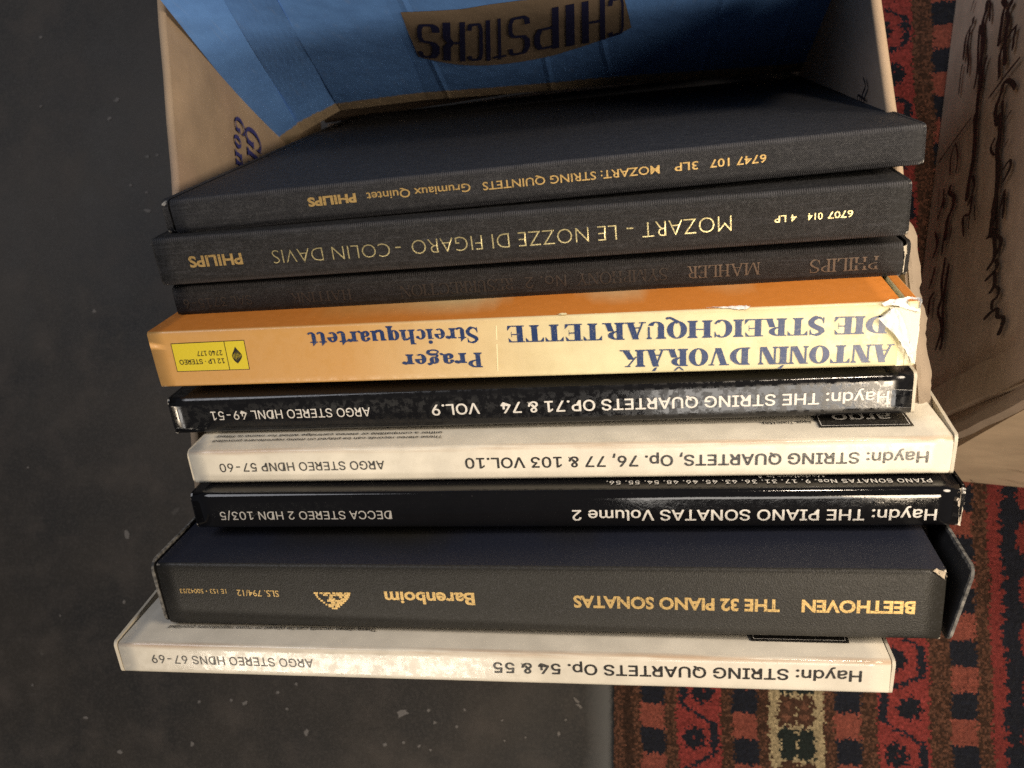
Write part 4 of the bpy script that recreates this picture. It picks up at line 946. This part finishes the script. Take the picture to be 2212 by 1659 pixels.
def flower(m, cx, cy, r, col, hole):
    dx, dy = XX - cx, YY - cy; rr = np.hypot(dx, dy); an = np.arctan2(dy, dx)
    q = m & (rr < r * (.66 + .40 * np.abs(np.cos(an * 4)))); img[q] = col
    img[m & (np.abs(dx) < .0013) & (np.abs(dy) < .0006)] = hole * .7
def zig(a, b, ph):
    m = (XX >= a) & (XX < b); img[m] = RED
    img[m & (rs.rand(*XX.shape) < .3)] = RED * .8
    lo, hi = a + .004, b - .005; p = .0645
    u = np.mod(YY - ph, p) / p           # 0 = centre of the right-hand run
    tri = np.clip(np.abs(np.abs(u - .5) * 2 - .5) * 0 + (np.abs(u - .5) * 2 - .30) / .40, 0, 1)
    cx = lo + (hi - lo) * tri
    img[m & (np.abs(XX - cx) < .0027)] = NAVY * 1.1
    for k in range(-8, 14):
        flower(m, a + .0115, ph + k * p, .0085, NAVY * .9, RED); flower(m, b - .0125, ph + (k + .5) * p, .0085, NAVY * .9, RED)
speck(-.0185, -.011, BR2, BRN, .5); speck(-.011, -.005, BRN * .6, BRN, .4); speck(-.005, .0005, BRN, BR2, .45)
blocks(.0008, .0178, -.2025); speck(.0178, .0265, BRN, BR2, .35)
zig(.0265, .0567, -.199); speck(.0567, .0650, BRN, BR2, .4); blocks(.0652, .0822, -.2075); speck(.0822, .0900, BRN, BR2, .3)
m = (XX >= .090) & (XX < .1268); img[m] = CRM; img[m & (rs.rand(*XX.shape) < .25)] = CRM * .75
for k in range(-18, 30):
    cy = -.199 + k * .0222; col = GRN if k % 2 == 0 else BRN * 1.3
    for dx, dy in ((-.006, -.0045), (.006, -.0045), (-.006, .0045), (.006, .0045)): flower(m, .1084 + dx, cy + dy, .0072, col, col)
    if k % 2: img[m & (np.hypot(np.abs(XX - .1084) - .006, np.abs(YY - cy) - .004) < .0026)] = BR2 * 1.2
speck(.1268, .1345, BRN, BR2, .45); blocks(.1345, .1515, -.1685); speck(.1515, .1625, BRN, BR2, .35)
zig(.1625, .1965, -.139); speck(.1965, .2105, BRN, BR2, .45); blocks(.2105, .2275, -.1675); speck(.2275, .2370, BRN, BR2, .4)
jag = .2435 + .0035 * (2 * np.abs(np.mod(YY / .0092, 1) - .5)) * np.where(np.mod(np.floor(YY / .0092), 3) == 0, 1.8, .9)
m = XX >= .2370; img[m] = NAVY
img[m & (XX < jag)] = RED * .8
hx_ = np.mod(YY + .005, .0335) - .01675; dd = np.maximum(np.abs(hx_) - .0125, 0)
img[m & (XX > .2560 + .55 * np.maximum(np.abs(hx_) - .006, 0)) & (np.abs(hx_) < .0125) & (XX < .285)] = RED * .75
for k, (a, b) in enumerate(((.292, .30), (.318, .33), (.36, .372), (.41, .43), (.47, .50))): img[(XX >= a) & (XX < b)] = (RED2, BR2, RED * .8, CRM * .6, RED)[k]
for k in range(-6, 12):
    for c0 in (.345, .391, .45, .54): flower(XX > .3, c0, k * .06 + c0, .015, RED * .8 if k % 2 else CRM * .6, NAVY)
img *= rs.normal(1.0, .16, (ny, nx, 1)).clip(.5, 1.6) * np.repeat(rs.normal(1, .05, (ny, 1, 1)), nx, 1); img = (img * .74).clip(.003, .9)
vx_, vy_ = np.meshgrid(X0 + np.arange(nx + 1) * KN, Y0 + np.arange(ny + 1) * KN)
hz = rs.normal(0, .00022, vx_.shape)
co = np.stack([vx_ + rs.normal(0, .00022, vx_.shape), vy_ + rs.normal(0, .00022, vx_.shape), 0.0012 + hz], -1).reshape(-1, 3)
idx = (np.arange(ny)[:, None] * (nx + 1) + np.arange(nx)[None]).reshape(-1)
quads = np.stack([idx, idx + 1, idx + nx + 2, idx + nx + 1], -1)
me = bpy.data.meshes.new("rug"); me.vertices.add(len(co)); me.vertices.foreach_set("co", co.ravel().astype(np.float32))
me.loops.add(quads.size); me.loops.foreach_set("vertex_index", quads.ravel().astype(np.int32))
me.polygons.add(len(quads)); me.polygons.foreach_set("loop_start", (np.arange(len(quads)) * 4).astype(np.int32)); me.polygons.foreach_set("loop_total", np.full(len(quads), 4, np.int32))
me.update(calc_edges=True)
ca = me.color_attributes.new("wool", 'FLOAT_COLOR', 'CORNER')
cc = np.ones((len(quads), 4, 4), np.float32); cc[:, :, :3] = img.reshape(-1, 1, 3); ca.data.foreach_set("color", cc.ravel())
t = NT("wool_pile"); at = t.n.new('ShaderNodeAttribute'); at.attribute_name = "wool"; v = t.coord()
f = t.noise(v, 1.2, 3.0); c = t.mix(t.m_('MULTIPLY', t.step(f, .35, .75), .45), at.outputs[0], (0.01, 0.008, 0.007))
rug_m = t.done(c, 0.95, t.bump(f, 0.0012, 0.9), 0.15, 0, 0.2)
rug = tag(link_mesh("rug", me, rug_m), "red and navy patterned wool rug under the boxes at right", "rug")
